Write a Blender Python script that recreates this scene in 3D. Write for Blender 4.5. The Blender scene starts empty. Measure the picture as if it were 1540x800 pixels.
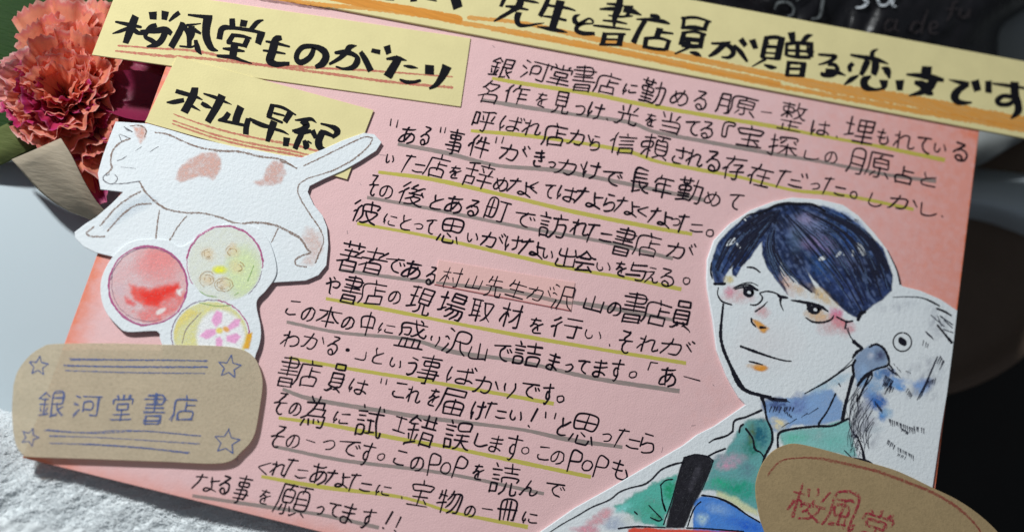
import bpy, math, random
import numpy as np
from mathutils import Vector, Matrix

# ------------------------------------------------------------------ camera
SC = bpy.context.scene
COL = SC.collection
D2 = np.array((.9527, -.2753, -.1282)); D1 = np.array((.2326, .9329, -.2751))
D2 /= np.linalg.norm(D2); D1 -= D1.dot(D2) * D2; D1 /= np.linalg.norm(D1)
N3 = np.cross(D2, D1)
RW = np.array((D2, D1, N3))            # camera space -> world
FOC, DIST = 1579.0, 0.24
CAM = -DIST * (RW @ np.array((0, 0, -1.0)))
cam_data = bpy.data.cameras.new('camera'); cam = bpy.data.objects.new('camera', cam_data); COL.objects.link(cam)
M = Matrix([list(RW[i]) + [CAM[i]] for i in range(3)] + [[0, 0, 0, 1]])
cam.matrix_world = M
cam_data.sensor_width = 36.0; cam_data.lens = 36.0 * FOC / 1540
cam_data.clip_start = 0.005; cam_data.clip_end = 20
cam_data.dof.use_dof = True; cam_data.dof.focus_distance = 0.235; cam_data.dof.aperture_fstop = 7.5
SC.camera = cam

# ------------------------------------------------------------------ world and lamps
W = bpy.data.worlds.new('World'); SC.world = W; W.use_nodes = True
bg = W.node_tree.nodes['Background']; bg.inputs[0].default_value = (.66, .74, .84, 1); bg.inputs[1].default_value = 0.155


def area(name, loc, target, size, power, colr):
    l = bpy.data.lights.new(name, 'AREA'); l.shape = 'RECTANGLE'; l.size = size[0]; l.size_y = size[1]
    l.energy = power; l.color = colr
    o = bpy.data.objects.new(name, l); COL.objects.link(o); o.location = loc
    o.rotation_euler = (Vector(target) - Vector(loc)).to_track_quat('-Z', 'Y').to_euler(); return o


area('window_light', (-0.36, 0.22, 0.36), (-0.02, 0.0, 0), (0.05, 0.05), 3.5, (.955, .985, .985))
SC.view_settings.view_transform = 'Standard'; SC.view_settings.look = 'None'
SC.view_settings.exposure = 0; SC.view_settings.gamma = 1


# ------------------------------------------------------------------ helpers
def P(px, py, z=0.0):
    """point of the photograph (pixels) carried to the real height z (metres)"""
    d = RW @ np.array(((px - 770) / FOC, (400 - py) / FOC, -1.0))
    t = (z - CAM[2]) / d[2]
    return CAM + d * t


def PA(px, py, z):
    px = np.asarray(px, float); py = np.asarray(py, float)
    d = np.stack(((px - 770) / FOC, (400 - py) / FOC, -np.ones_like(px)), -1) @ RW.T
    t = (z - CAM[2]) / d[..., 2]
    return CAM + d * t[..., None]


PX = 0.000152
OX, OY, OS = 0, 0, 1


def conv(pts, org):
    ox, oy, s = org
    return [tuple([p[0] / s + ox, p[1] / s + oy] + [w / s for w in p[2:]]) for p in pts]


def lin(c):
    return tuple((x / 255 / 12.92 if x / 255 <= .04045 else ((x / 255 + .055) / 1.055) ** 2.4) for x in c)


def new_obj(name, me, mat=None, parent=None, **props):
    o = bpy.data.objects.new(name, me); COL.objects.link(o)
    if mat is not None and me is not None: me.materials.append(mat)
    if parent is not None:
        o.parent = parent; o.matrix_parent_inverse = Matrix.Translation(-parent.location)
    for k, v in props.items(): o[k] = v
    return o


def mesh(name, V, F, smooth=False):
    me = bpy.data.meshes.new(name); me.from_pydata([tuple(map(float, v)) for v in V], [], F); me.update()
    if smooth: me.polygons.foreach_set('use_smooth', [True] * len(me.polygons))
    return me


class NT:
    def __init__(self, name):
        self.m = bpy.data.materials.new(name); self.m.use_nodes = True
        self.t = self.m.node_tree; self.n = self.t.nodes; self.n.clear()
        self.out = self.n.new('ShaderNodeOutputMaterial')

    def a(self, typ, **kw):
        x = self.n.new('ShaderNode' + typ)
        for k, v in kw.items():
            if k.startswith('i_'):
                key = k[2:].replace('_', ' ')
                x.inputs[int(key) if key.isdigit() else key].default_value = v
            else: setattr(x, k, v)
        return x

    def l(self, a, b): self.t.links.new(a, b)

    def math(self, op, a, b=None, clamp=False):
        x = self.a('Math', operation=op, use_clamp=clamp)
        for i, v in enumerate((a, b)):
            if v is None: continue
            if isinstance(v, (int, float)): x.inputs[i].default_value = v
            else: self.l(v, x.inputs[i])
        return x.outputs[0]

    def ramp(self, fac, stops):
        r = self.a('ValToRGB'); e = r.color_ramp.elements
        while len(e) < len(stops): e.new(.5)
        for i, (p, c) in enumerate(stops):
            e[i].position = p; e[i].color = (*c, 1) if len(c) == 3 else c
        self.l(fac, r.inputs[0]); return r.outputs[0]

    def noise(self, scale, detail=3, rough=.5, vec=None, dist=0):
        x = self.a('TexNoise'); x.inputs['Scale'].default_value = scale; x.inputs['Detail'].default_value = detail
        x.inputs['Roughness'].default_value = rough; x.inputs['Distortion'].default_value = dist
        self.l(vec if vec is not None else self.coord(), x.inputs['Vector']); return x.outputs['Fac']

    def coord(self):
        if not hasattr(self, '_c'): self._c = self.a('TexCoord').outputs['Object']
        return self._c

    def mix(self, fac, a, b):
        x = self.a('Mix', data_type='RGBA')
        for i, v in ((0, fac), (6, a), (7, b)):
            if isinstance(v, (int, float)): x.inputs[i].default_value = v
            elif isinstance(v, tuple): x.inputs[i].default_value = (*v, 1)
            else: self.l(v, x.inputs[i])
        return x.outputs[2]

    def bump(self, h, dist, strength=1.0):
        b = self.a('Bump'); b.inputs['Distance'].default_value = dist; b.inputs['Strength'].default_value = strength
        self.l(h, b.inputs['Height']); return b.outputs[0]

    def bsdf(self, colr, rough=.85, spec=.25, normal=None, **kw):
        b = self.a('BsdfPrincipled')
        if isinstance(colr, tuple): b.inputs['Base Color'].default_value = (*colr, 1)
        else: self.l(colr, b.inputs['Base Color'])
        b.inputs['Roughness'].default_value = rough; b.inputs['Specular IOR Level'].default_value = spec
        for k, v in kw.items(): b.inputs[k.replace('_', ' ')].default_value = v
        if normal is not None: self.l(normal, b.inputs['Normal'])
        return b.outputs[0]

    def done(self, sh): self.l(sh, self.out.inputs['Surface']); return self.m


def paper(name, c, mottle=.06, bscale=2500, bdist=.00006, coarse=True, rough=.9):
    m = NT(name)
    n1 = m.noise(bscale, 4, .6); n2 = m.noise(160, 3)
    f = m.math('ADD', m.math('MULTIPLY', m.math('SUBTRACT', n2, .5), 1.0), m.math('MULTIPLY', m.math('SUBTRACT', n1, .5), .7))
    cc = m.mix(m.math('ADD', f, .5, True), tuple(x * (1 - mottle * 1.6) for x in c), tuple(min(1, x * (1 + mottle * 1.6)) for x in c))
    return m.done(m.bsdf(cc, rough, .15, m.bump(n1, bdist)))


def ink(name, c, dens=1.0, grain=0.0, gscale=4200, rough=.6, spec=.2, streak=1.0):
    """pen, marker or pencil laid on paper; grain > 0 lets the paper tooth show through"""
    m = NT(name)
    b = m.bsdf(c, rough, spec)
    if dens >= 1 and grain == 0: return m.done(b)
    t = m.a('BsdfTransparent'); x = m.a('MixShader')
    if grain > 0:
        mp = m.a('Mapping'); mp.inputs['Scale'].default_value = (streak, 1, 1); m.l(m.coord(), mp.inputs[0])
        n = m.noise(gscale, 3, .6, vec=mp.outputs[0])
        f = m.math('MULTIPLY', m.math('ADD', m.math('MULTIPLY', m.math('SUBTRACT', n, .5), 5 * grain), dens), 1.0, True)
        m.l(f, x.inputs[0])
    else: x.inputs[0].default_value = dens
    m.l(t.outputs[0], x.inputs[1]); m.l(b, x.inputs[2])
    return m.done(x.outputs[0])


def catmull(pts, step):
    """resample a px polyline smoothly; each point (x, y, w)"""
    A = np.array(pts, float)
    if len(A) < 3:
        L = np.hypot(*(A[1, :2] - A[0, :2])); n = max(2, int(L / step) + 1)
        t = np.linspace(0, 1, n)[:, None]; return A[0] * (1 - t) + A[1] * t
    Q = np.vstack((2 * A[0] - A[1], A, 2 * A[-1] - A[-2])); out = []
    for i in range(1, len(Q) - 2):
        p0, p1, p2, p3 = Q[i - 1:i + 3]
        n = max(1, int(np.hypot(*(p2[:2] - p1[:2])) / step)); t = (np.arange(n) / n)[:, None]
        k = .5 * ((2 * p1) + (-p0 + p2) * t + (2 * p0 - 5 * p1 + 4 * p2 - p3) * t ** 2 + (-p0 + 3 * p1 - 3 * p2 + p3) * t ** 3)
        out.append(k)
    return np.vstack(out + [A[-1:]])


class Ribbons:
    """strokes of a pen, gathered in one mesh; all given in photo pixels, lying on height z"""
    def __init__(s, z): s.z = z; s.V = []; s.F = []; s.k = 0; s.n = 0

    def add(s, pts, w=None, step=2.0, smooth=True, cap='round', jit=0.0, rng=random, wj=0.0):
        pts = [tuple(p) if len(p) > 2 else (p[0], p[1], w) for p in pts]
        if len(pts) == 1: pts = [pts[0], (pts[0][0] + .01, pts[0][1], pts[0][2])]
        A = catmull(pts, step) if smooth else np.vstack([catmull([a, b], step)[:-1] for a, b in zip(pts, pts[1:])] + [np.array(pts[-1:])])
        if wj: A[:, 2] *= 1 + wj * np.array([rng.uniform(-1, 1) for _ in A])
        if jit: A[:, :2] += jit * np.array([[rng.uniform(-1, 1), rng.uniform(-1, 1)] for _ in A])
        A[:, 2] = np.maximum(A[:, 2], .15)
        T = np.gradient(A[:, :2], axis=0); T /= np.maximum(np.hypot(T[:, 0], T[:, 1]), 1e-6)[:, None]
        if cap == 'round':
            a, b = A[0], A[-1]
            A = np.vstack(([a[0] - T[0, 0] * a[2] * .45, a[1] - T[0, 1] * a[2] * .45, a[2] * .35],
                           [a[0] - T[0, 0] * a[2] * .3, a[1] - T[0, 1] * a[2] * .3, a[2] * .78], A,
                           [b[0] + T[-1, 0] * b[2] * .3, b[1] + T[-1, 1] * b[2] * .3, b[2] * .78],
                           [b[0] + T[-1, 0] * b[2] * .45, b[1] + T[-1, 1] * b[2] * .45, b[2] * .35]))
            T = np.vstack((T[:1], T[:1], T, T[-1:], T[-1:]))
        Nn = np.stack((-T[:, 1], T[:, 0]), 1) * A[:, 2:3] * .5
        Lp = A[:, :2] + Nn; Rp = A[:, :2] - Nn
        z = s.z + (s.k % 60) * 1.5e-6; s.k += 1
        L3 = PA(Lp[:, 0], Lp[:, 1], z); R3 = PA(Rp[:, 0], Rp[:, 1], z)
        n = len(A); i0 = s.n
        s.V.append(np.stack((L3, R3), 1).reshape(-1, 3)); s.n += 2 * n
        s.F += [(i0 + 2 * i, i0 + 2 * i + 1, i0 + 2 * i + 3, i0 + 2 * i + 2) for i in range(n - 1)]

    def poly(s, pts):
        z = s.z + (s.k % 60) * 1.5e-6; s.k += 1
        V = PA([p[0] for p in pts], [p[1] for p in pts], z)
        s.V.append(V); s.F.append(tuple(range(s.n, s.n + len(pts)))); s.n += len(pts)

    def build(s, name, mat, parent, **props):
        return new_obj(name, mesh(name, np.vstack(s.V), s.F), mat, parent, **props)


def slab(name, pts, z0, z1, mat, parent, smooth_outline=False, rough_edge=0.0, bulge=0.0, **props):
    """a cut sheet: outline in photo pixels, real thickness from z0 to z1, softly rounded upper edge"""
    if smooth_outline:
        c = catmull([(*p, 1) for p in pts + [pts[0]]], 4)[:-1, :2]
    else:
        c = np.vstack([catmull([(*a, 1), (*b, 1)], 12)[:-1, :2] for a, b in zip(pts, pts[1:] + pts[:1])])
    if rough_edge: c = c + np.array([[RNG.uniform(-1, 1), RNG.uniform(-1, 1)] for _ in c]) * rough_edge
    T = PA(c[:, 0], c[:, 1], z1); n = len(T)
    cen = T.mean(0)
    d = np.roll(T, -1, 0) - np.roll(T, 1, 0); nn = np.stack((-d[:, 1], d[:, 0]), 1)
    ar = (T[:, 0] * np.roll(T[:, 1], -1) - np.roll(T[:, 0], -1) * T[:, 1]).sum()
    nn *= (1 if ar > 0 else -1) / np.maximum(np.hypot(nn[:, 0], nn[:, 1]), 1e-9)[:, None]   # inward
    th = z1 - z0; bv = min(.00012, th * .3)
    I = T.copy(); I[:, :2] += nn * bv
    Mi = T.copy(); Mi[:, 2] = z1 - bv
    B = T.copy(); B[:, 2] = z0
    V = np.vstack((I, Mi, B)); F = []
    idx = list(range(n)); F.append(tuple(idx if ar > 0 else idx[::-1]))
    F.append(tuple([2 * n + i for i in (idx[::-1] if ar > 0 else idx)]))
    for i in range(n):
        j = (i + 1) % n
        for r in (0, n):
            q = (i + r, i + r + n, j + r + n, j + r); F.append(q if ar > 0 else q[::-1])
    return new_obj(name, mesh(name, V, F), mat, parent, **props)


RNG = random.Random(5)
NP = np.random.default_rng(7)


# value noise on pixel coordinates
def vnoise(X, Y, s, seed=0, octv=3, sx=1, sy=1, rot=0.0):
    r = np.zeros_like(X); amp = 1; tot = 0
    c, sn = math.cos(rot), math.sin(rot)
    X, Y = (X * c + Y * sn) / sx, (-X * sn + Y * c) / sy
    for o in range(octv):
        g = np.random.default_rng(seed * 17 + o).random((128, 128))
        x = X / s; y = Y / s; xi = np.floor(x).astype(int); yi = np.floor(y).astype(int); fx = x - xi; fy = y - yi
        fx = fx * fx * (3 - 2 * fx); fy = fy * fy * (3 - 2 * fy)
        a = g[yi % 128, xi % 128]; b = g[yi % 128, (xi + 1) % 128]; c_ = g[(yi + 1) % 128, xi % 128]; d = g[(yi + 1) % 128, (xi + 1) % 128]
        r += amp * ((a * (1 - fx) + b * fx) * (1 - fy) + (c_ * (1 - fx) + d * fx) * fy); tot += amp; amp *= .55; s *= .5
    return r / tot


class Paint:
    """colour laid by brush or crayon on a sheet: a fine net of real points, each with its paint colour and cover"""
    def __init__(s, x0, y0, x1, y1, step, z, white):
        s.nx = int((x1 - x0) / step) + 1; s.ny = int((y1 - y0) / step) + 1
        s.Y, s.X = np.mgrid[y0:y0 + s.ny * step - 1e-6:step, x0:x0 + s.nx * step - 1e-6:step][:, :s.ny, :s.nx]
        s.rgb = np.ones(s.X.shape + (3,)) * .8; s.a = np.zeros(s.X.shape); s.z = z; s.white = np.array(lin(white))

    def albedo(s, c): return np.clip(np.array(lin(c)) / s.white * .8, 0.003, .86)

    def over(s, mask, c):
        m = np.clip(mask, 0, 1)[..., None]; c = s.albedo(c) if not isinstance(c, np.ndarray) else c
        a0 = s.a[..., None]; an = m + a0 * (1 - m)
        s.rgb = np.where(an > 1e-4, (c * m + s.rgb * a0 * (1 - m)) / np.maximum(an, 1e-4), s.rgb); s.a = an[..., 0]

    def ell(s, cx, cy, rx, ry=None, soft=.3, rot=0, wob=0, seed=1):
        ry = ry or rx; c, sn = math.cos(rot), math.sin(rot)
        u = ((s.X - cx) * c + (s.Y - cy) * sn) / rx; v = (-(s.X - cx) * sn + (s.Y - cy) * c) / ry
        d = np.hypot(u, v)
        if wob: d = d + (vnoise(s.X, s.Y, 14, seed) - .5) * wob
        return np.clip((1 - d) / soft + .5 * 0, 0, 1)

    def poly(s, pts, soft=2.0, wob=0, seed=1):
        X = s.X; Y = s.Y
        if wob:
            X = X + (vnoise(s.X, s.Y, 9, seed) - .5) * wob; Y = Y + (vnoise(s.X, s.Y, 9, seed + 1) - .5) * wob
        ins = np.zeros(X.shape, bool); dm = np.full(X.shape, 1e9)
        for (ax, ay), (bx, by) in zip(pts, pts[1:] + pts[:1]):
            c = ((ay > Y) != (by > Y)); xx = (bx - ax) * (Y - ay) / ((by - ay) or 1e-9) + ax
            ins ^= c & (X < xx)
            dx, dy = bx - ax, by - ay; t = np.clip(((X - ax) * dx + (Y - ay) * dy) / (dx * dx + dy * dy + 1e-9), 0, 1)
            dm = np.minimum(dm, np.hypot(X - ax - t * dx, Y - ay - t * dy))
        return np.clip(np.where(ins, dm, -dm) / soft + .5, 0, 1)

    def noise(s, sc, seed=0, o=3, **k): return vnoise(s.X, s.Y, sc, seed, o, **k)

    def build(s, name, parent, mat):
        keep = s.a > .012
        k = keep[:-1, :-1] | keep[1:, :-1] | keep[:-1, 1:] | keep[1:, 1:]
        id_ = np.arange(s.nx * s.ny).reshape(s.ny, s.nx)
        q = np.stack((id_[:-1, :-1][k], id_[1:, :-1][k], id_[1:, 1:][k], id_[:-1, 1:][k]), 1)
        used, inv = np.unique(q, return_inverse=True); q = inv.reshape(q.shape)
        V = PA(s.X, s.Y, s.z).reshape(-1, 3)[used]
        me = bpy.data.meshes.new(name)
        me.vertices.add(len(V)); me.vertices.foreach_set('co', V.ravel().astype('f'))
        me.loops.add(q.size); me.loops.foreach_set('vertex_index', q.ravel().astype('i'))
        me.polygons.add(len(q)); me.polygons.foreach_set('loop_start', (np.arange(len(q)) * 4).astype('i'))
        me.update(calc_edges=True)
        at = me.color_attributes.new('paint', 'FLOAT_COLOR', 'POINT')
        rgba = np.concatenate((s.rgb, s.a[..., None]), -1).reshape(-1, 4)[used]
        at.data.foreach_set('color', rgba.ravel().astype('f'))
        return new_obj(name, me, mat, parent)


def paint_material(name, grain=.25, gs=3500, bdist=.00008):
    m = NT(name); at = m.a('Attribute', attribute_name='paint')
    n = m.noise(gs, 3, .6); t = m.a('BsdfTransparent'); x = m.a('MixShader')
    b = m.bsdf(at.outputs['Color'], .8, .15, m.bump(m.noise(1500, 4, .6), bdist))
    f = m.math('MULTIPLY', at.outputs['Alpha'], m.math('ADD', m.math('MULTIPLY', m.math('SUBTRACT', n, .5), 4 * grain), 1.0), True)
    m.l(f, x.inputs[0]); m.l(t.outputs[0], x.inputs[1]); m.l(b, x.inputs[2]); return m.done(x.outputs[0])


def thing(name, label, cat, loc=(0, 0, 0)):
    o = bpy.data.objects.new(name, None); COL.objects.link(o); o.location = loc; o.empty_display_size = .01
    o['label'] = label; o['category'] = cat; return o

# pen strokes of each character on a 64 x 64 grid: x, y, x, y, ...
GLYPHS = {
 "!": [[18,8,16,40],[15,53,16,55]],
 "\"": [[16,24,16,13],[6,24,5,13]],
 "O": [[6,37,6,30,8,24,13,18,19,15,29,14,35,16,40,20,44,27,44,37,43,41,38,48,32,51,20,51,14,49,9,45,6,37]],
 "P": [[7,33,23,32,27,27,27,20,23,16,7,15,7,51]],
 "“": [[22,12,18,18,18,22,20,23],[6,22,4,21,5,17,8,13]],
 "”": [[19,15,21,17,21,20,19,24,17,26],[3,26,7,22,8,17,6,16]],
 "、": [[11,48,12,49]],
 "。": [[8,42,4,45,5,53,11,56,16,55,19,51,18,44,14,41,8,42]],
 "「": [[42,39,42,4,57,4]],
 "」": [[4,57,19,57,19,22]],
 "『": [[39,42,46,41,46,11,58,11,58,3,38,3,38,42,39,42]],
 "あ": [[11,14,37,14,48,12],[42,22,34,38,29,44,26,45],[37,55,48,50,53,44,53,35,51,32,48,28,39,25,32,25,25,27,15,33,10,40,9,49,12,51,17,51,26,49],[27,7,25,8,24,28,24,36,27,51]],
 "い": [[45,16,52,32,54,40,53,44],[11,13,11,35,16,48,20,51,25,50,30,44,30,39]],
 "う": [[20,53,23,54,27,54,39,49,44,43,47,33,44,25,36,22,14,25],[42,11,20,8]],
 "え": [[38,23,37,28,29,35,28,38],[41,11,21,8],[40,23,13,24],[10,54,27,38,31,39,34,42,37,50,40,54,53,54,55,51]],
 "か": [[48,16,56,33],[22,51,23,53,29,54,33,53,35,50,38,42,39,24,36,21,32,20,7,22],[23,8,22,19,17,37,11,51,6,54]],
 "が": [[46,16,55,34],[57,9,54,4],[50,12,48,6],[7,22,33,20,37,23,38,34,35,50,30,54,22,52],[9,53,18,31,19,23,22,19,23,8]],
 "き": [[16,39,14,40,14,47,15,50,19,53,28,55,43,54],[50,24,48,25,35,27,12,27],[13,14,34,14,46,12],[33,7,37,25,44,37,43,40,34,39]],
 "く": [[40,54,16,32,17,27,39,8]],
 "け": [[17,37,14,44,12,46],[44,8,43,43,40,49,35,54,32,55],[27,21,43,22,55,20,55,19],[12,9,9,26,9,41,12,46,12,53]],
 "こ": [[17,13,45,13],[49,51,38,53,27,53,19,51,14,48,13,45,13,38,15,37]],
 "さ": [[17,36,14,39,14,46,18,52,27,54,45,53],[12,18,33,18,51,16],[34,8,39,23,45,35,44,37,35,36]],
 "し": [[18,8,17,47,19,51,27,55,38,54,48,48,52,43]],
 "す": [[36,25,27,25,22,29,21,32,22,38,24,41,28,42,36,41],[8,16,55,15],[36,8,36,28,38,37,35,45,28,53,23,55,20,54]],
 "そ": [[25,28,24,26,38,14,39,10],[30,30,24,40,24,44,25,49,34,54,43,54,45,52],[42,10,19,10],[8,32,19,30,25,28,25,29,30,30,51,28]],
 "た": [[6,9,26,6],[16,4,12,28,8,57],[34,28,54,27],[32,46,42,49,55,47]],
 "だ": [[6,9,26,6],[16,4,12,28,8,57],[30,28,46,27],[28,46,38,49,50,47],[46,4,49,13],[54,2,57,11]],
 "っ": [[26,53,37,51,45,47,49,40,49,31,44,27,38,25,29,26,13,31]],
 "つ": [[8,24,22,19,35,16,45,18,51,22,53,32,50,40,44,45,39,48,24,50]],
 "て": [[48,52,44,53,33,49,28,45,26,40,25,33,28,25,35,17,35,15],[7,16,31,13,34,13,35,15,38,13,51,12]],
 "で": [[48,30,44,24],[55,28,51,22],[37,13,35,17,27,26,25,32,25,40,28,45,33,50,42,53,45,53],[51,12,8,16]],
 "と": [[18,7,18,11,25,27],[25,27,29,26,46,17],[25,27,16,37,15,40,16,48,20,51,27,53,35,54,49,52]],
 "ど": [[54,6,57,11],[16,11,24,28],[48,8,50,13],[48,53,38,54,23,54,18,52,13,46,13,42,16,36,24,28,28,27,43,18]],
 "な": [[4,14,16,11,26,9],[18,2,13,24,4,50],[38,10,40,30,42,44,34,52,26,50,30,43,42,46,54,54],[38,24,54,21]],
 "に": [[53,50,40,51,30,50,27,45,28,39],[12,46,15,43,17,39,16,37],[51,15,30,15],[14,9,12,12,9,32,9,42,10,45,12,46,12,54]],
 "の": [[32,13,28,34,22,45,18,48,13,48,10,45,8,39,8,31,10,25,19,16,29,12,36,12,44,15,49,19,52,24,53,30,53,39,49,45,44,50,34,53]],
 "は": [[16,38,14,45,11,46],[54,19,27,20],[56,49,50,44,46,43,42,40,32,40,26,44,25,50,32,54,39,54,43,50,43,8],[12,9,9,33,9,43,9,46,11,46,11,54]],
 "ば": [[55,6,58,11],[9,48,12,46,14,39],[49,7,51,13],[53,20,25,20],[54,49,48,44,44,44,40,41,32,40,25,43,24,46,24,50,29,54,38,54,42,50,42,9],[12,9,11,10,7,35,9,55]],
 "ま": [[49,14,41,15,13,14],[50,50,40,44,25,40,19,41,16,43,14,45,14,51,16,53,21,55,28,55,33,51,33,7],[13,28,32,28,50,27]],
 "め": [[14,13,19,29,29,45],[38,9,37,16,35,19,34,25,25,43,17,49,11,49,8,45,7,39,10,30,19,21,32,17,35,19,40,18,46,20,50,24,53,29,53,42,49,47,44,51,36,54,32,53]],
 "も": [[35,33,35,34,16,34,8,32],[35,18,18,18,9,17],[24,8,20,35,20,46,24,52,28,54,39,54,45,52,49,49,51,43,50,37,45,29]],
 "や": [[34,12,28,7],[11,12,13,13,20,26,30,54,33,56],[7,29,32,18,46,17,50,18,53,22,53,30,47,35,39,36,35,35]],
 "ら": [[20,53,23,54,29,54,43,51,49,45,49,36,44,30,35,29,28,30,19,35,14,37],[22,9,41,12],[17,19,14,39]],
 "り": [[14,8,12,20,15,30],[46,4,47,24,34,56]],
 "る": [[17,11,40,11,39,14,27,24,25,28],[12,37,24,28,37,28,43,29,48,34,50,37,50,45,45,51,37,54,29,55,23,53,20,50,20,46,25,42,30,42,37,47,38,53]],
 "れ": [[18,33,13,35,6,46],[59,45,58,48,53,51,49,52,44,49,46,22,46,19,43,17,35,17,28,21,24,25,19,27],[8,19,19,18],[18,54,18,31,19,28,20,8]],
 "わ": [[18,33,13,35,6,46],[8,19,19,18],[36,51,45,49,53,42,54,37,53,26,46,20,39,19,33,20,24,26,19,27],[20,8,19,28,18,31,18,54]],
 "を": [[48,54,26,54,20,51,20,45,22,42,28,36,32,35,35,32,51,25],[43,13,9,14],[18,27,29,26,33,28,34,44],[9,35,18,27,18,24,24,13,25,7]],
 "ん": [[18,33,25,30,32,31,34,34,34,49,37,53,40,54,46,53,49,51,53,47,55,40],[6,54,8,54,15,37,18,33,19,29,29,9]],
 "ー": [[52,30,8,30]],
 "一": [[56,30,5,30]],
 "与": [[39,42,6,42],[51,13,17,13],[30,54,33,56,45,56,47,54,50,45,52,29,14,28,18,6]],
 "中": [[53,37,8,37],[30,4,30,56],[8,40,8,16,53,16,53,39]],
 "事": [[50,48,10,48],[55,9,6,9],[57,39,4,39],[30,24,49,24,49,17,48,16,13,16,12,17,13,24,30,24],[22,58,29,57,30,54,30,4],[50,50,49,32,11,32]],
 "件": [[4,30,6,25,9,23,12,22],[56,35,22,35],[53,17,27,17],[39,6,39,57],[19,4,13,15,12,20,12,56],[28,8,27,17,22,26]],
 "会": [[46,20,44,23,18,23,16,20],[41,43,46,48,47,51],[15,54,16,49,24,40,25,36],[6,24,7,24,16,20,29,8,32,8],[54,35,8,35],[58,23,54,23,46,20,32,8],[52,55,48,51,11,55]],
 "作": [[5,28,9,23,12,22],[56,42,38,42],[55,28,38,28],[38,15,38,56],[57,14,31,14],[13,56,12,20,18,6],[34,5,31,14,28,17,23,25]],
 "信": [[37,6,38,9],[21,14,56,14],[52,55,24,55],[51,32,25,32],[51,23,25,23],[12,22,8,23,4,28],[52,55,52,41,25,41,24,57],[12,57,12,19,17,5]],
 "先": [[22,32,21,41,17,49,12,54,7,56],[56,48,55,54,53,56,40,55,39,53,39,32],[51,14,15,14],[30,31,30,4],[55,31,6,31],[11,22,13,15,15,14,17,6]],
 "光": [[51,7,44,19],[57,49,54,56,40,56,39,55,38,28],[30,28,30,4],[17,19,12,8],[22,28,21,39,18,46,14,51,9,55,4,55],[6,28,56,28]],
 "冊": [[37,8,37,56],[24,8,24,56],[11,57,11,8,51,8,51,53,50,56,46,56],[4,30,57,30]],
 "出": [[9,35,9,53,53,53],[30,53,30,5],[50,11,50,27,12,27,12,11],[53,56,53,35]],
 "勤": [[29,46,6,46],[18,32,29,32,29,23,7,23,7,32,18,32],[6,39,30,39],[46,56,51,56,54,53,56,19,35,19],[32,9,4,9],[18,17,18,54],[4,55,24,53,34,54,35,53,39,46,42,33,43,5],[25,4,25,16,18,17,11,16,11,4]],
 "占": [[12,53,50,53],[29,16,55,16],[29,33,29,4],[50,56,49,33,12,33,12,56]],
 "原": [[24,44,17,53],[20,28,51,28],[56,8,11,8,9,39,5,54],[35,37,35,55,33,57,28,57],[46,45,55,54],[33,18,34,13,37,12],[33,18,20,19,20,37,50,37,51,36,51,19,33,18]],
 "取": [[45,45,54,54],[45,45,43,45,40,50,33,55],[9,33,24,33],[9,20,24,20],[9,7,9,46],[28,7,4,7],[24,56,24,7],[45,40,47,39,50,32,54,19,54,12,34,11],[4,48,9,46,16,46,30,44],[37,11,38,23,42,36,45,40,45,45]],
 "名": [[29,3,25,5,24,9],[50,54,18,54],[26,34,28,29],[28,29,26,26,19,22],[18,56,18,37],[50,56,50,35,27,35,25,34,6,39],[8,20,15,16,20,11,24,9,25,11,47,11,46,15,39,23,32,28,28,29]],
 "呼": [[30,27,27,17],[49,28,54,16],[56,7,51,6,38,9,25,9],[6,40,17,39,17,11,7,11,6,45],[56,34,24,34],[32,56,40,55,40,8]],
 "員": [[20,51,20,47],[40,51,40,47],[50,32,11,32],[50,39,11,39],[26,17,47,17,48,16,48,7,14,7,14,17,26,17],[11,39,12,47,50,47,50,25,49,24,12,24,11,24,11,39],[23,51,20,51,8,56,2,56],[56,56,42,51,36,52]],
 "在": [[5,37,9,33,13,32],[25,33,53,33],[55,55,23,55],[39,55,39,22],[6,14,55,14],[14,56,13,31,20,16,24,12,25,5]],
 "埋": [[19,19,5,19],[22,55,57,55],[55,42,26,42],[40,55,40,7],[54,19,27,19],[12,42,12,6],[54,19,53,31,27,31,27,7,54,7,54,19],[20,39,13,41,5,45]],
 "堂": [[17,14,17,10,13,6],[30,14,30,4],[48,6,45,9,45,14],[30,34,45,34,45,23,16,23,16,34,30,34],[51,44,11,44],[30,55,30,34],[55,55,6,55],[6,23,7,14,30,14,55,14,55,23]],
 "場": [[28,14,53,14],[36,38,35,42,32,46,26,53,23,54],[46,38,44,46,35,56],[29,38,30,30],[22,30,57,30],[53,14,53,22,28,22,28,7,29,6,52,6,53,14],[19,18,6,18],[12,5,12,40],[5,44,12,42,13,39,20,37],[21,43,28,38,55,38,55,47,53,56,46,57]],
 "存": [[49,24,28,24],[4,37,9,33,13,32],[49,24,48,28,41,33,40,35,40,55,37,57,31,57,28,55],[56,40,23,40],[6,12,55,12],[14,56,13,30,24,11,25,4]],
 "宝": [[49,50,41,44],[32,12,30,4],[6,55,55,55],[30,24,50,24,54,20,54,12,8,12,7,20,12,24,30,24],[30,24,30,55],[48,38,14,38]],
 "届": [[53,43,19,43],[35,25,35,54],[11,19,52,19,51,7,11,7,10,40,5,56],[19,55,19,32,53,32,53,55],[19,55,53,55]],
 "山": [[30,52,30,6],[53,52,9,52,9,18],[53,56,53,18]],
 "工": [[30,12,30,52],[53,12,9,12],[6,52,56,52]],
 "年": [[17,12,18,4],[34,56,34,12],[5,43,56,43],[15,43,16,25,52,25],[7,23,16,12,54,12]],
 "店": [[34,12,32,4],[51,54,20,54],[34,25,54,25],[56,12,11,12,9,43,5,55],[34,38,34,19],[20,56,20,38,50,38,51,54]],
 "当": [[51,54,9,54],[44,19,50,8,53,7],[16,18,11,7],[51,40,13,40],[30,27,30,4],[51,56,51,27,11,27]],
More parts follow.
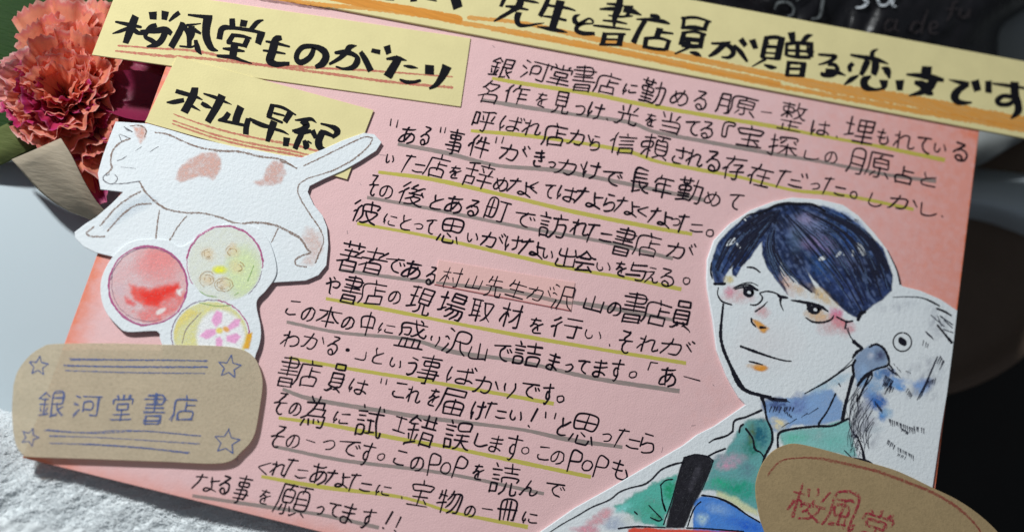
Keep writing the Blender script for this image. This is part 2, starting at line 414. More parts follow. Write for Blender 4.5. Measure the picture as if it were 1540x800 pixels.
 "彼": [[12,29,8,30,5,33],[5,16,15,6],[39,28,39,4],[52,22,54,18,54,13,25,14,25,39,20,56],[55,56,45,51,38,44,31,33,30,28],[25,55,32,55,43,46,48,40,51,29,25,28],[18,18,13,24,12,28,12,56]],
 "後": [[28,27,29,25,35,21,37,18],[6,16,17,4],[36,5,28,13,27,17],[12,28,9,29,4,34],[59,55,55,56,44,52,35,46,29,39],[22,56,37,51,48,41,49,36,33,35],[18,17,13,23,12,27,13,57],[23,28,51,26],[52,11,49,11,42,16,37,18,36,17,24,17],[56,30,53,27,51,26,50,22],[35,28,33,35,22,43]],
 "思": [[49,41,55,53],[35,42,26,37],[20,42,20,53,22,55,41,55,44,52,44,49],[7,53,11,42],[11,19,50,19],[30,30,30,7],[30,30,11,30,11,7,50,7,50,30,30,30]],
 "恋": [[54,29,49,23],[15,19,9,29],[55,52,49,39],[38,32,38,11],[12,41,7,53],[45,50,44,55,42,56,21,56,18,53,18,41],[35,45,30,38],[24,30,24,11],[32,11,30,4],[55,11,6,11]],
 "探": [[25,25,35,16],[50,20,53,25],[24,14,24,8,55,8,55,14],[19,31,4,37],[12,4,12,55,8,57,4,55],[18,17,6,17],[39,56,39,28],[55,34,42,35,35,39,32,44,22,52],[24,34,37,34,43,38,49,46,55,52,57,52]],
 "整": [[15,55,15,46],[49,46,30,46],[56,11,39,11],[29,8,5,8],[53,38,9,38],[30,38,30,55],[58,32,55,32,48,28,43,23,38,15],[18,32,18,4],[52,11,51,16,48,23,40,30,34,32],[4,55,56,55],[6,32,19,22,28,22,27,14,7,14,8,22,15,22,19,26,23,26,28,29],[34,18,38,15,40,4]],
 "文": [[27,3,32,8,31,15],[3,55,7,56,12,54,29,44,40,30,45,21,46,16],[57,55,55,56,50,54,33,44,20,29,16,20,15,16],[6,15,56,15]],
 "書": [[13,49,49,49],[13,55,49,55],[49,55,49,43,48,42,14,42,13,43,13,55],[52,28,9,28],[5,14,56,14],[12,8,48,8,48,22,11,22],[30,4,30,35],[5,35,56,35]],
 "月": [[48,22,15,22],[14,38,48,38],[5,56,10,49,14,38,15,8,48,8,48,55,46,56,37,56]],
 "本": [[6,46,16,36,24,23,24,18],[56,45,53,44,43,33,37,23,37,18],[44,45,16,45],[30,5,30,57],[6,18,55,18]],
 "材": [[15,26,18,25,20,27,25,34],[15,26,14,29,12,29,4,44,4,46],[49,24,45,27,36,40,29,45],[24,18,6,18],[16,56,16,4],[56,18,32,18],[41,56,48,56,50,55,50,25,49,20,50,5]],
 "村": [[24,35,20,30,16,28],[35,30,40,41],[16,28,14,27,12,28,4,45],[25,18,6,18],[57,17,32,17],[42,56,49,56,50,55,50,5],[16,56,16,4]],
 "桜": [[26,8,29,18],[57,7,56,7,50,22],[39,5,41,13,40,16],[22,37,22,34],[13,29,18,29,20,34,22,34],[4,46,4,43,10,30,13,29],[31,43,27,45],[6,17,22,17],[31,43,32,39,37,30,38,24],[22,34,24,32,57,32],[25,56,37,53,45,47,50,39,51,32],[31,43,53,55],[14,56,14,4]],
 "沢": [[56,55,49,49,44,42,39,27],[15,38,16,39,7,55],[7,6,9,6,16,9],[4,23,7,22,13,26],[18,56,21,53,26,40,28,7,54,7,54,27,27,27]],
 "河": [[5,23,13,27],[8,6,15,9],[52,8,52,55,50,56,39,56,38,55],[16,39,7,55],[22,8,57,8],[24,44,24,22,40,21,40,39,24,39]],
 "為": [[9,56,14,45],[23,45,24,54],[44,48,42,44],[49,37,50,26],[34,51,33,45],[21,11,19,9,16,4],[50,26,24,25],[7,15,45,15,44,26],[6,43,16,37,55,37,53,54,50,57,43,57],[16,37,17,33,24,25,25,22,30,13,33,4]],
 "物": [[40,14,36,28,31,37,26,43],[29,55,37,49,43,37,47,25,49,14],[44,56,51,55,53,51,56,14,32,14],[21,17,7,17],[16,5,16,57],[23,33,6,38,4,39],[34,5,32,14,25,25],[4,26,7,18,7,8]],
 "現": [[22,56,26,55,32,50,34,43,34,37],[58,51,58,54,55,56,46,56,45,37],[29,27,54,27],[29,17,54,17],[6,25,21,25],[13,43,13,7],[22,7,5,7],[54,17,54,7,29,7,29,37,53,37,54,17],[4,46,23,42]],
 "生": [[6,55,56,55],[14,16,53,16],[31,4,31,55],[51,34,12,34],[7,26,12,17,14,16,17,6]],
 "町": [[48,11,48,55,45,56,38,56],[16,9,16,48],[6,28,26,28],[6,48,26,47,26,10,7,9,6,52],[57,11,33,11]],
 "盛": [[42,4,47,7,47,11],[24,55,24,40],[37,55,37,40],[10,20,25,20,24,32,17,33],[49,55,49,40,13,40,12,55],[30,33,32,34,40,29,50,17,52,17],[6,35,9,28,11,11,55,11],[56,29,55,33,54,35,48,34,43,31,36,19,33,4],[4,56,56,56]],
 "者": [[48,45,18,45],[18,55,48,55],[45,14,43,12,11,12],[18,55,18,35],[53,7,40,20,39,23],[56,24,6,24],[48,55,48,35,24,35,22,34,6,40],[23,34,24,31,29,28,27,22,27,4]],
 "著": [[50,55,18,55],[50,46,18,46],[11,20,42,20,45,23],[18,39,18,55],[19,13,19,4],[6,9,55,9],[41,13,41,4],[40,29,42,26,53,17],[56,29,6,29],[50,55,49,38,25,38,23,37,6,42],[24,37,29,33,27,28,27,16]],
 "行": [[47,25,47,55,45,56,37,56],[16,6,12,11,6,16],[6,34,9,30,13,29],[55,8,29,8],[56,25,27,25],[14,57,13,29,14,25,19,19]],
 "見": [[48,27,13,27],[57,49,56,55,54,56,38,56,37,54,37,38],[22,38,21,45,18,50,16,53,6,56],[48,17,13,17],[13,17,14,6,48,6,48,37,47,38,14,38,13,17]],
 "訪": [[20,23,7,23],[43,15,42,6],[14,9,12,5],[39,54,42,56,50,55,53,48,53,29,37,29],[23,14,4,14],[20,31,7,31],[29,15,56,15],[20,54,20,39,7,39,7,56],[7,54,20,54,23,56,26,56,28,54,33,46,36,35,37,16]],
 "試": [[55,11,53,7],[19,31,7,31],[7,23,19,23],[21,14,4,14],[33,49,33,29],[14,9,12,5],[27,29,39,29],[57,17,27,17],[7,56,7,39,20,39,20,53,7,54],[57,48,57,55,55,56,51,55,49,50,45,28,45,5],[42,48,33,49,32,50,26,51]],
 "詰": [[7,23,21,23],[21,31,7,31],[32,54,54,54],[23,14,4,14],[15,9,13,4],[55,27,31,27],[43,27,43,4],[57,12,29,12],[7,56,7,39,22,39,22,53,7,54],[32,56,33,38,54,38,54,56]],
 "誤": [[20,23,7,23],[14,9,12,5],[41,42,50,53,55,56,57,56],[20,31,7,31],[22,14,4,14],[53,20,53,7,30,7,30,20,53,20],[55,29,29,29],[7,56,7,39,20,39,20,53,7,54],[42,29,40,44,34,53,27,56],[28,40,39,40,41,42,43,40,56,40]],
 "読": [[56,34,56,27,27,27,27,34],[4,15,20,15],[7,23,18,23],[18,31,7,31],[25,56,32,51,34,46,35,36],[13,9,11,4],[46,36,47,55,55,56,57,54,58,50],[27,10,56,10],[42,19,42,4],[7,56,7,39,19,39,19,53,7,54],[54,19,29,19]],
 "贈": [[50,4,48,7,46,12],[19,30,7,30],[49,18,46,24],[6,55,9,48],[33,18,35,25],[19,18,7,18],[51,46,30,46],[20,53,17,48],[40,12,40,30],[30,54,51,54],[34,12,33,6],[7,18,7,7,19,7,19,41,7,41,7,18],[46,12,27,12,27,30,54,30,54,12,46,12],[30,56,30,37,51,37,51,56]],
 "辞": [[42,4,44,12],[48,29,52,17],[23,52,7,52],[37,24,34,17],[55,12,31,12],[15,8,15,37],[30,29,57,29],[43,29,43,56],[30,42,56,42],[25,22,4,22],[23,6,5,9],[23,52,23,37,7,37,7,56]],
 "銀": [[32,55,42,53,43,51],[54,18,32,18],[23,38,20,46],[9,46,7,38],[46,43,55,38],[25,15,16,7],[6,17,9,20,21,20],[6,31,23,31],[15,20,15,52],[4,20,4,18,16,7],[24,50,6,54],[56,55,48,47,46,43,45,42,43,37,42,30],[30,57,32,55,32,8,54,7,54,30,32,30]],
 "錯": [[6,38,8,46],[24,14,14,8],[33,54,53,54],[22,38,20,46],[33,44,53,44],[7,18,9,20,20,20],[36,24,36,4],[29,24,56,24],[50,4,50,24],[23,31,5,31],[14,20,14,52],[55,12,30,12],[53,56,53,34,33,34,33,56],[23,50,5,54,5,55],[15,6,14,8,7,16,7,18,4,18,4,19]],
 "長": [[16,25,48,25],[16,16,48,16],[33,51,15,55],[40,47,51,40,54,39],[56,34,6,34],[59,55,53,55,42,50,40,47,38,46,32,40,30,34],[13,58,13,56,15,55,16,7,50,7]],
 "頼": [[43,7,42,17],[22,42,20,39,15,38],[4,51,12,40,15,38],[28,56,38,51],[54,27,34,27],[57,57,50,52],[54,36,34,36],[6,11,26,11],[56,7,31,7],[16,33,26,33,26,21,6,22,6,33,16,33],[42,17,34,17,34,45,54,45,54,17,42,17],[16,57,16,5]],
 "願": [[32,56,33,57,41,51],[17,57,20,57,22,55,22,37],[45,7,44,17],[51,51,57,56],[14,27,29,27],[30,50,28,43],[22,7,20,17],[12,51,14,43],[55,27,37,27],[55,36,37,36],[56,7,34,7],[29,7,7,7,7,38,4,55],[22,37,14,36,14,17,29,17,29,35,22,37],[37,36,37,45,55,45,54,17,37,17,37,36]],
 "風": [[6,56,11,38,12,8,49,8,51,49,53,55,56,56,58,55,58,52,57,46],[30,39,42,38,41,25,19,26,19,39,30,39],[30,51,30,17],[44,16,39,14,30,17,18,17],[16,53,42,50],[45,55,40,44]],
}

# ------------------------------------------------------------------ setting and things around the card
def bicubic_rows(rows, nu, nv):
    """rows of (px, py, z) -> smooth grid"""
    R = []
    for r in rows:
        A = catmull_n(np.array(r, float), nu); R.append(A)
    R = np.array(R); out = np.array([catmull_n(R[:, i], nv) for i in range(nu)])
    return out.transpose(1, 0, 2)


def catmull_n(A, n):
    if len(A) == 2: t = np.linspace(0, 1, n)[:, None]; return A[0] * (1 - t) + A[1] * t
    Q = np.vstack((2 * A[0] - A[1], A, 2 * A[-1] - A[-2])); u = np.linspace(0, len(A) - 1 - 1e-6, n); o = []
    for x in u:
        i = int(x) + 1; t = x - int(x); p0, p1, p2, p3 = Q[i - 1:i + 3]
        o.append(.5 * ((2 * p1) + (-p0 + p2) * t + (2 * p0 - 5 * p1 + 4 * p2 - p3) * t ** 2 + (-p0 + 3 * p1 - 3 * p2 + p3) * t ** 3))
    return np.array(o)


def grid_mesh(name, G, smooth=True):
    ny, nx = G.shape[:2]; V = G.reshape(-1, 3)
    F = [(j * nx + i, (j + 1) * nx + i, (j + 1) * nx + i + 1, j * nx + i + 1) for j in range(ny - 1) for i in range(nx - 1)]
    return mesh(name, V, F, smooth)


def px_rows_to_world(G):
    return np.array([[P(*p) for p in r] for r in G])


def solid(o, th):
    md = o.modifiers.new('thickness', 'SOLIDIFY'); md.thickness = th; md.offset = -1
    return o


# table top
m = NT('dark_wood'); n = m.noise(18, 4, .55, dist=1.5)
wood = m.done(m.bsdf(m.ramp(n, [(.3, (.004, .003, .0025)), (.7, (.011, .008, .006))]), .45, .3, m.bump(m.noise(90, 3), .0002)))
c = P(770, 400, -.06)
V = [(c[0] - 1, c[1] - 1, -.06), (c[0] + 1, c[1] - 1, -.06), (c[0] + 1, c[1] + 1, -.06), (c[0] - 1, c[1] + 1, -.06)]
new_obj('tabletop', mesh('tabletop', V, [(0, 1, 2, 3)]), wood, kind='structure')


def lathe(name, c, prof, mat, n=160, parent=None, sx=1, sy=1, **kw):
    V = []; F = []
    for r, z in prof:
        for i in range(n):
            a = 2 * math.pi * i / n; V.append((c[0] + r * sx * math.cos(a), c[1] + r * sy * math.sin(a), z))
    for k in range(len(prof) - 1):
        for i in range(n):
            j = (i + 1) % n; F.append((k * n + i, k * n + j, (k + 1) * n + j, (k + 1) * n + i))
    F.append(tuple(range(n))[::-1]); F.append(tuple(range((len(prof) - 1) * n, len(prof) * n)))
    return new_obj(name, mesh(name, V, F, True), mat, parent, **kw)


def ssub(o):
    return o


# white glazed plate under the left half
m = NT('white_glaze')
glaze = m.done(m.bsdf(m.mix(m.noise(25, 2), (.44, .52, .56), (.49, .56, .60)), .38, .4))
c = P(300, 300, -.022)
plate = lathe('white_plate', c, [(.055, -.059), (.06, -.052), (.082, -.034), (.0885, -.0265), (.0905, -.0235), (.0900, -.0222), (.088, -.0215), (.083, -.0218), (.06, -.0222), (.01, -.0222)][:10], glaze)
plate['label'] = 'smooth bluish white plate under the left side of the card'; plate['category'] = 'plate'

# brown-black round tray at the right
m = NT('tray_lacquer'); n = m.noise(40, 3)
lac = m.done(m.bsdf(m.ramp(n, [(.3, (.13, .088, .062)), (.7, (.16, .11, .080))]), .5, .25, m.bump(m.noise(300, 2), .00005)))
c = P(1304, 215, -.036)
tray = lathe('round_tray', c, [(.06, -.0598), (.064, -.052), (.0700, -.0405), (.0735, -.0375), (.0752, -.0362), (.0755, -.0345), (.0745, -.0336), (.072, -.0345), (.070, -.0372), (.066, -.0385), (.01, -.0390)], lac, sx=1, sy=1)
tray['label'] = 'dark brown round tray with pale rim beside the card'; tray['category'] = 'tray'

# white terry towel at the bottom left
m = NT('terry_cloth'); nn = m.noise(900, 4, .65); n2 = m.noise(220, 3, .6, dist=.6)
h = m.math('ADD', m.math('MULTIPLY', nn, .5), n2)
terry = m.done(m.bsdf(m.mix(m.noise(60, 3), (.72, .77, .79), (.80, .84, .85)), .95, .1, m.bump(h, .0007)))
tw = thing('terry_towel', 'fluffy white terry towel lying under the card\'s lower left edge', 'towel', P(150, 780, -.012))
rows = [[(-260, 574, -.03), (-60, 596, -.03), (60, 632, -.03), (300, 690, -.03), (620, 740, -.03), (1000, 800, -.03)],
        [(-265, 584, -.019), (-66, 606, -.018), (55, 642, -.017), (295, 700, -.021), (615, 750, -.021), (1000, 812, -.022)],
        [(-270, 605, -.0085), (-75, 630, -.0075), (45, 664, -.0075), (290, 720, -.0075), (610, 775, -.009), (1000, 840, -.016)],
        [(-280, 660, -.0105), (-90, 690, -.0045), (30, 715, -.0040), (270, 760, -.0046), (600, 830, -.006), (980, 900, -.02)],
        [(-320, 800, -.0095), (-120, 820, -.0045), (0, 840, -.0045), (240, 870, -.0045), (580, 930, -.005), (960, 1000, -.02)],
        [(-360, 1050, -.012), (-160, 1060, -.012), (-40, 1070, -.012), (200, 1080, -.013), (560, 1100, -.018), (940, 1120, -.02)]]
G = px_rows_to_world(bicubic_rows(rows, 420, 220))
xx, yy = G[..., 0] * 1e4, G[..., 1] * 1e4
G[..., 2] += (vnoise(xx, yy, 28, 3, 3, sx=2.2, rot=.6) - .5) * .0016 + (vnoise(xx, yy, 7, 4, 2, sx=2.0, rot=.6) - .5) * .0007 + (vnoise(xx, yy, 110, 5, 2) - .5) * .002
tcl = new_obj('towel_cloth', grid_mesh('towel_cloth', G), terry, tw)
m = NT('terry_fibre'); tf = m.done(m.bsdf((.80, .84, .86), .9, .1))
V = []; F = []; r = random.Random(3); gy, gx = G.shape[:2]; k = 0
for _ in range(52000):
    j = r.uniform(8, gy * .72); i = r.uniform(gx * .12, gx * .93); p = G[int(j), int(i)] + np.array((r.uniform(-1, 1), r.uniform(-1, 1), 0)) * .00015
    a = .6 + 1.3 * (r.random() - .5) + math.pi * (r.random() < .3); L = r.uniform(.0004, .0011); w = r.uniform(.00005, .0001)
    d = np.array((math.cos(a), math.sin(a), 0)); s_ = np.array((-d[1], d[0], 0)) * w
    t1 = p + d * L * .5 + np.array((0, 0, L * .38)); t2 = p + d * L + np.array((0, 0, L * r.uniform(.15, .5)))
    V += [p - s_, p + s_, t1 + s_ * .9, t1 - s_ * .9, t2]; F += [(k, k + 1, k + 2, k + 3), (k + 3, k + 2, k + 4)]; k += 5
new_obj('towel_pile', mesh('towel_pile', V, F), tf, tw, kind='stuff')


# ---------------------------------------------------------------- flowers and leaves at the upper left
def petal_mesh(name, L, Wd, seed, ruffle=1.0, teeth=7, cup=.35, nu=27, nv=11, pointed=False):
    r = random.Random(seed); V = []; F = []; ph = r.uniform(0, 6); tt = [r.uniform(.93, 1.03) for _ in range(nu)]
    for j in range(nv):
        v = j / (nv - 1)
        for i in range(nu):
            u = i / (nu - 1) * 2 - 1
            if pointed:
                w = Wd * (math.sin(math.pi * min(1, v ** .75 * .97 + .02)) ** .8) * .5 + .0002; y = L * v
            else:
                w = Wd * (.16 + .84 * v ** .8) * .5; y = L * v * (1 - .22 * u * u * v)
                y *= 1 + v ** 3 * ((tt[i] - 1) * .5 + (.022 if i % 2 else -.022))
            x = u * w
            z = -cup * (L * .5) * (v ** 2) * .5 + cup * Wd * .5 * u * u * (1 - v * .3)
            z += ruffle * (v ** 1.6) * L * (.07 * math.sin(u * 7 + ph) + .04 * math.sin(u * 15 + ph * 2 + v * 3))
            V.append((x, y, z))
    F = [(j * nu + i, j * nu + i + 1, (j + 1) * nu + i + 1, (j + 1) * nu + i) for j in range(nv - 1) for i in range(nu - 1)]
    me = mesh(name, V, F, True)
    at = me.color_attributes.new('along', 'FLOAT_COLOR', 'POINT')
    for k_ in range(len(V)): v = (k_ // nu) / (nv - 1); u = abs((k_ % nu) / (nu - 1) * 2 - 1); at.data[k_].color = (v, u, 0, 1)
    return me


def petal_mat(name, inner, mid, rim, tip, sub=.25, rough=.55):
    m = NT(name); at = m.a('Attribute', attribute_name='along'); sp = m.a('SeparateColor'); m.l(at.outputs['Color'], sp.inputs[0])
    oi = m.a('ObjectInfo').outputs['Random']
    f = m.math('ADD', sp.outputs[0], m.math('MULTIPLY', m.math('SUBTRACT', m.noise(420, 3), .5), .3))
    c = m.ramp(f, [(0, inner), (.5, mid), (.86, mid), (.95, rim), (1.0, tip)])
    c = m.mix(m.math('MULTIPLY', oi, .55), c, mid)
    b = m.bsdf(c, rough, .35, m.bump(m.noise(900, 3, vec=m.coord()), .0001))
    tr = m.a('BsdfTranslucent'); m.l(c, tr.inputs[0]); x = m.a('MixShader'); x.inputs[0].default_value = sub
    m.l(b, x.inputs[1]); m.l(tr.outputs[0], x.inputs[2]); return m.done(x.outputs[0])


cm_main = petal_mat('carnation_petal', (.55, .07, .04), (.90, .34, .21), (.80, .22, .22), (.90, .52, .46), .48)
cm_pale = petal_mat('carnation_pale_petal', (.5, .08, .06), (.80, .36, .30), (.75, .25, .30), (.85, .55, .52))
cm_mag = petal_mat('carnation_magenta_petal', (.25, .01, .04), (.50, .03, .10), (.42, .02, .18), (.7, .2, .35))
fl = thing('carnation', 'salmon red carnation with ruffled magenta edged petals at upper left', 'flower', P(95, 175, -.03))
vars_ = {mt: [petal_mesh('petal', .0135, .0165, s, 1.0 + .2 * (s % 3)) for s in range(4)] for mt in (0, 1, 2)}
for mt, mm in ((0, cm_main), (1, cm_pale), (2, cm_mag)):
    for me in vars_[mt]: me.materials.append(mm)
r = random.Random(21)
cen = P(108, 160, -.0205)


def proj(p):
    q = RW.T @ (np.array(p) - CAM); return 770 + FOC * q[0] / -q[2], 400 - FOC * q[1] / -q[2]



def place_petal(me, pos, az, el, roll, s):
    o = bpy.data.objects.new('petal', me); COL.objects.link(o)
    y = Vector((math.cos(az) * math.cos(el), math.sin(az) * math.cos(el), math.sin(el)))
    z = Vector((-math.cos(az) * math.sin(el), -math.sin(az) * math.sin(el), math.cos(el)))
    x = y.cross(z); R = Matrix((x, y, z)).transposed() @ Matrix.Rotation(roll, 3, 'Y')
    o.matrix_world = Matrix.Translation(pos) @ R.to_4x4() @ Matrix.Scale(s, 4); return o


def child(o, parent):
    mw = o.matrix_world.copy(); o.parent = parent; o.matrix_parent_inverse = Matrix.Translation(-parent.location); o.matrix_basis = mw


for i in range(170):
    t = (i / 169) ** .8; az = i * 2.39996 + r.uniform(-.3, .3)
    el = math.radians(8 + 70 * (1 - t) ** .9 + r.uniform(-12, 12)); rad = .0015 + .0085 * t
    pos = (cen[0] + rad * math.cos(az), cen[1] + rad * math.sin(az), cen[2] + .006 * (1 - t) + r.uniform(-.001, .001))
    s = (.62 + .66 * t) * r.uniform(.85, 1.12)
    az_px = (math.cos(az) < -.45 and math.sin(az) < .25 and math.sin(az) > -.8)
    k = 1 if (az_px and t > .35 and r.random() < .6) else (2 if r.random() < (.32 if math.sin(az) < -.2 else .05) else 0)
    reach = .0135 * s
    tx, ty = proj((pos[0] + reach * math.cos(az) * math.cos(el), pos[1] + reach * math.sin(az) * math.cos(el), pos[2] + reach * math.sin(el)))
    if (tx > 172 and ty > 60) or ty + tx * 1.35 < 96 or ty > 186 + (tx - 30) * .95: continue     # kept clear of the card, the leaf and the wrapping
    o = place_petal(vars_[k][r.randrange(4)], pos, az, el, r.uniform(-.5, .5), s); child(o, fl)

# dark magenta flower tucked between carnation and card
dm = petal_mat('magenta_petal', (.10, .003, .02), (.23, .016, .06), (.26, .026, .10), (.38, .06, .2), .15, .45)
dh = thing('magenta_flower', 'dark magenta flower with smooth pointed petals in the shade beside the card', 'flower', P(235, 150, -.028))
dme = [petal_mesh('petal', .02, .0095, 50 + s, .12, cup=.5, pointed=True, nu=9, nv=12) for s in range(3)]
for me in dme: me.materials.append(dm)
spec = [(262, 100, -.012, 183, 4, 1.05), (262, 128, -.013, 186, 4, 1.05), (275, 165, -.011, 185, 4, 1.25), (262, 190, -.012, 200, 4, 1.15),
        (262, 108, -.026, 172, 0, 1.2), (270, 146, -.027, 178, 0, 1.3), (260, 225, -.026, 215, 5, 1.1), (262, 180, -.028, 192, 0, 1.2),
        (300, 150, -.03, 30, 10, 1.0), (290, 190, -.03, -40, 10, 1.0), (290, 110, -.03, 80, 10, 1.0), (280, 230, -.03, 250, 5, .9)]
for px, py, z, az, el, s in spec:
    o = place_petal(dme[r.randrange(3)], tuple(P(px, py, z)), math.radians(az), math.radians(el), r.uniform(-.2, .2), s); child(o, dh)


def leafmat(name, a, b, rough=.6):
    m = NT(name); v = m.a('Mapping'); v.inputs['Scale'].default_value = (1, 5, 1); v.inputs['Rotation'].default_value = (0, 0, 1.0); m.l(m.coord(), v.inputs[0])
    n = m.noise(260, 3, vec=v.outputs[0]); return m.done(m.bsdf(m.mix(n, a, b), rough, .1, m.bump(n, .0002)))


lg = leafmat('dark_leaf', (.008, .030, .004), (.018, .055, .008)); lo = leafmat('olive_leaf', (.075, .095, .030), (.12, .14, .05))
lb = leafmat('beige_leaf', (.30, .25, .185), (.40, .34, .26), .8)


def sheet(name, rows, mat, label, cat, nu=24, nv=14, th=.0004, parent=None):
    G = px_rows_to_world(bicubic_rows(rows, nu, nv)); o = new_obj(name, grid_mesh(name, G), mat, parent); solid(o, th)
    if label: o['label'] = label; o['category'] = cat
    return o


sheet('green_leaf', [[(-120, -60, -.021), (0, -60, -.020), (90, -50, -.020), (190, -40, -.021)], [(-130, 20, -.0205), (-10, 20, -.0195), (80, 20, -.0195), (180, 30, -.0205)],
                     [(-140, 90, -.0205), (-30, 100, -.0195), (60, 105, -.0197), (170, 110, -.0205)], [(-150, 190, -.0205), (-50, 215, -.0203), (50, 235, -.0203), (140, 240, -.0208)]],
      lg, 'broad dark green leaf behind the carnation at the top left corner', 'leaf')
sheet('olive_leaf', [[(-60, 245, -.020), (-14, 200, -.016), (28, 178, -.012)], [(-50, 252, -.0195), (0, 226, -.015), (46, 197, -.0115)], [(-30, 262, -.020), (18, 241, -.016), (66, 216, -.012)]],
      lo, 'olive green leaf tip beside the beige strip at the left edge', 'leaf')
sheet('beige_leaf', [[(17, 240, -.0150), (50, 226, -.0090), (91, 208, -.0065)], [(62, 290, -.0150), (88, 260, -.0085), (108, 236, -.0062)], [(100, 316, -.0150), (118, 294, -.0095), (128, 276, -.0080)], [(136, 331, -.0150), (144, 322, -.012), (152, 312, -.0110)], [(172, 352, -.015), (180, 345, -.0145), (186, 338, -.0145)]],
      lb, 'beige dry leaf strip lying under the carnation beside the cat cutout', 'leaf')

# ---------------------------------------------------------------- black printed bag at the top right
m = NT('black_film'); n = m.noise(70, 3, .55, dist=.8)
film = m.done(m.bsdf(m.ramp(n, [(.3, (.004, .004, .006)), (.75, (.010, .009, .011))]), .38, .4, m.bump(m.noise(160, 4, .5, dist=1), .0006)))
bagt = thing('black_bag', 'black plastic bag printed with grey cursive letters behind the card', 'bag', P(1260, 40, -.03))
rows = [[(940, -150, -.04), (1100, -140, -.012), (1250, -130, -.008), (1400, -110, -.010), (1560, -90, -.02), (1640, -70, -.05)],
        [(940, -70, -.04), (1100, -55, -.010), (1250, -45, -.005), (1400, -30, -.008), (1530, -10, -.016), (1590, 0, -.05)],
        [(960, -20, -.04), (1110, -5, -.011), (1250, 15, -.006), (1390, 30, -.009), (1480, 46, -.016), (1530, 30, -.05)],
        [(975, 30, -.042), (1120, 40, -.013), (1250, 65, -.009), (1370, 84, -.011), (1470, 100, -.018), (1516, 92, -.05)],
        [(990, 90, -.045), (1125, 100, -.018), (1250, 120, -.017), (1360, 140, -.019), (1450, 150, -.026), (1512, 140, -.05)],
        [(1000, 150, -.058), (1130, 150, -.05), (1250, 170, -.05), (1360, 185, -.05), (1450, 195, -.05), (1500, 190, -.058)]]
BG = bicubic_rows(rows, 110, 80)
xx, yy = BG[..., 0], BG[..., 1]
BG[..., 2] += (vnoise(xx, yy, 90, 31, 3, sx=.5, rot=.4) - .5) * .006 + (np.abs(vnoise(xx, yy, 60, 33, 2, sx=2.5, rot=-.7) - .5)) * -.005
bag_o = new_obj('bag_film', grid_mesh('bag_film', px_rows_to_world(BG)), film, bagt); solid(bag_o, .0003)


def bag_z(x, y):
    d = (BG[..., 0] - x) ** 2 + (BG[..., 1] - y) ** 2
    k = np.argsort(d.ravel())[:6]; return float(BG[..., 2].ravel()[k].max())


def bag_text(strokes, mat):
    V = []; F = []; n0 = 0
    for pts in strokes:
        A = catmull([tuple(p) for p in pts], 1.5); T = np.gradient(A[:, :2], axis=0); T /= np.maximum(np.hypot(T[:, 0], T[:, 1]), 1e-6)[:, None]
        Nn = np.stack((-T[:, 1], T[:, 0]), 1) * A[:, 2:3] * .5
        for k_, a in enumerate(A):
            z = bag_z(a[0], a[1]) + .0005
            V += [P(a[0] + Nn[k_, 0], a[1] + Nn[k_, 1], z), P(a[0] - Nn[k_, 0], a[1] - Nn[k_, 1], z)]
        F += [(n0 + 2 * i, n0 + 2 * i + 1, n0 + 2 * i + 3, n0 + 2 * i + 2) for i in range(len(A) - 1)]; n0 += 2 * len(A)
    new_obj('printed_letters', mesh('printed_letters', V, F), mat, bagt)


grey = ink('bag_print_grey', (.11, .12, .125)); white_ = ink('bag_print_white', (.62, .66, .70)); red_ = ink('bag_print_dim', (.030, .024, .026))
bag_text([[(1165, 14, 2.5), (1170, 5, 4), (1184, 4, 4), (1193, 12, 4), (1192, 22, 3), (1184, 25, 2)], [(1198, 2, 2), (1205, -4, 3), (1216, -8, 3)],
          [(1215, -10, 2), (1236, -6, 4), (1236, 10, 5), (1232, 26, 4), (1220, 29, 2)]], grey)
bag_text([[(1306, -14, 2), (1294, -12, 4), (1300, -2, 5), (1304, 5, 5), (1297, 11, 3), (1287, 12, 2)],
          [(1321, -14, 2), (1320, -2, 4.5), (1324, 8, 3.5), (1334, 7, 2.5), (1343, -6, 2)], [(1350, -14, 3), (1343, 0, 4.5), (1342, 9, 3), (1348, 10, 1.5)]], white_)
bag_text([[(1346, 34, 2), (1338, 30, 3), (1331, 38, 3), (1334, 47, 3), (1345, 42, 2)], [(1349, 30, 3), (1346, 44, 3), (1352, 48, 1.5)],
          [(1386, 36, 2), (1376, 34, 3), (1370, 44, 3), (1376, 50, 3), (1386, 44, 2)], [(1396, 14, 2), (1388, 36, 3), (1386, 52, 2)],
          [(1400, 44, 2), (1410, 40, 2), (1406, 33, 2), (1399, 38, 3), (1400, 50, 3), (1411, 50, 1.5)],
          [(1441, 2, 2), (1434, 6, 3), (1430, 22, 3), (1424, 32, 2)], [(1424, 14, 1.5), (1442, 14, 1.5)], [(1446, 12, 2), (1443, 24, 3), (1452, 26, 3), (1459, 14, 2), (1457, 28, 2)]], red_)

# grey cloth at the right and an added sheet imitating a blue-grey reflection
m = NT('grey_sheet'); gs_ = m.done(m.bsdf(m.mix(m.noise(60, 3), (.24, .255, .255), (.30, .32, .32)), .6, .3))
sheet('grey_cloth', [[(1410, -60, -.046), (1500, -40, -.041), (1600, -30, -.041), (1720, -10, -.046)],
                     [(1420, 20, -.041), (1500, 30, -.033), (1600, 45, -.031), (1720, 60, -.037)],
                     [(1440, 120, -.041), (1500, 120, -.036), (1600, 130, -.034), (1720, 150, -.039)],
                     [(1430, 190, -.031), (1490, 190, -.025), (1600, 180, -.025), (1720, 180, -.031)],
                     [(1430, 262, -.033), (1480, 245, -.027), (1560, 200, -.027), (1700, 150, -.035)]],
      gs_, 'grey cloth with a curved hem in the shade under the title strip\'s right end', 'cloth', 40, 40, .0006)
m = NT('reflection_blue_grey'); bgz = m.done(m.bsdf(m.mix(m.noise(50, 2), (.50, .57, .62), (.58, .65, .69)), .45, .4))
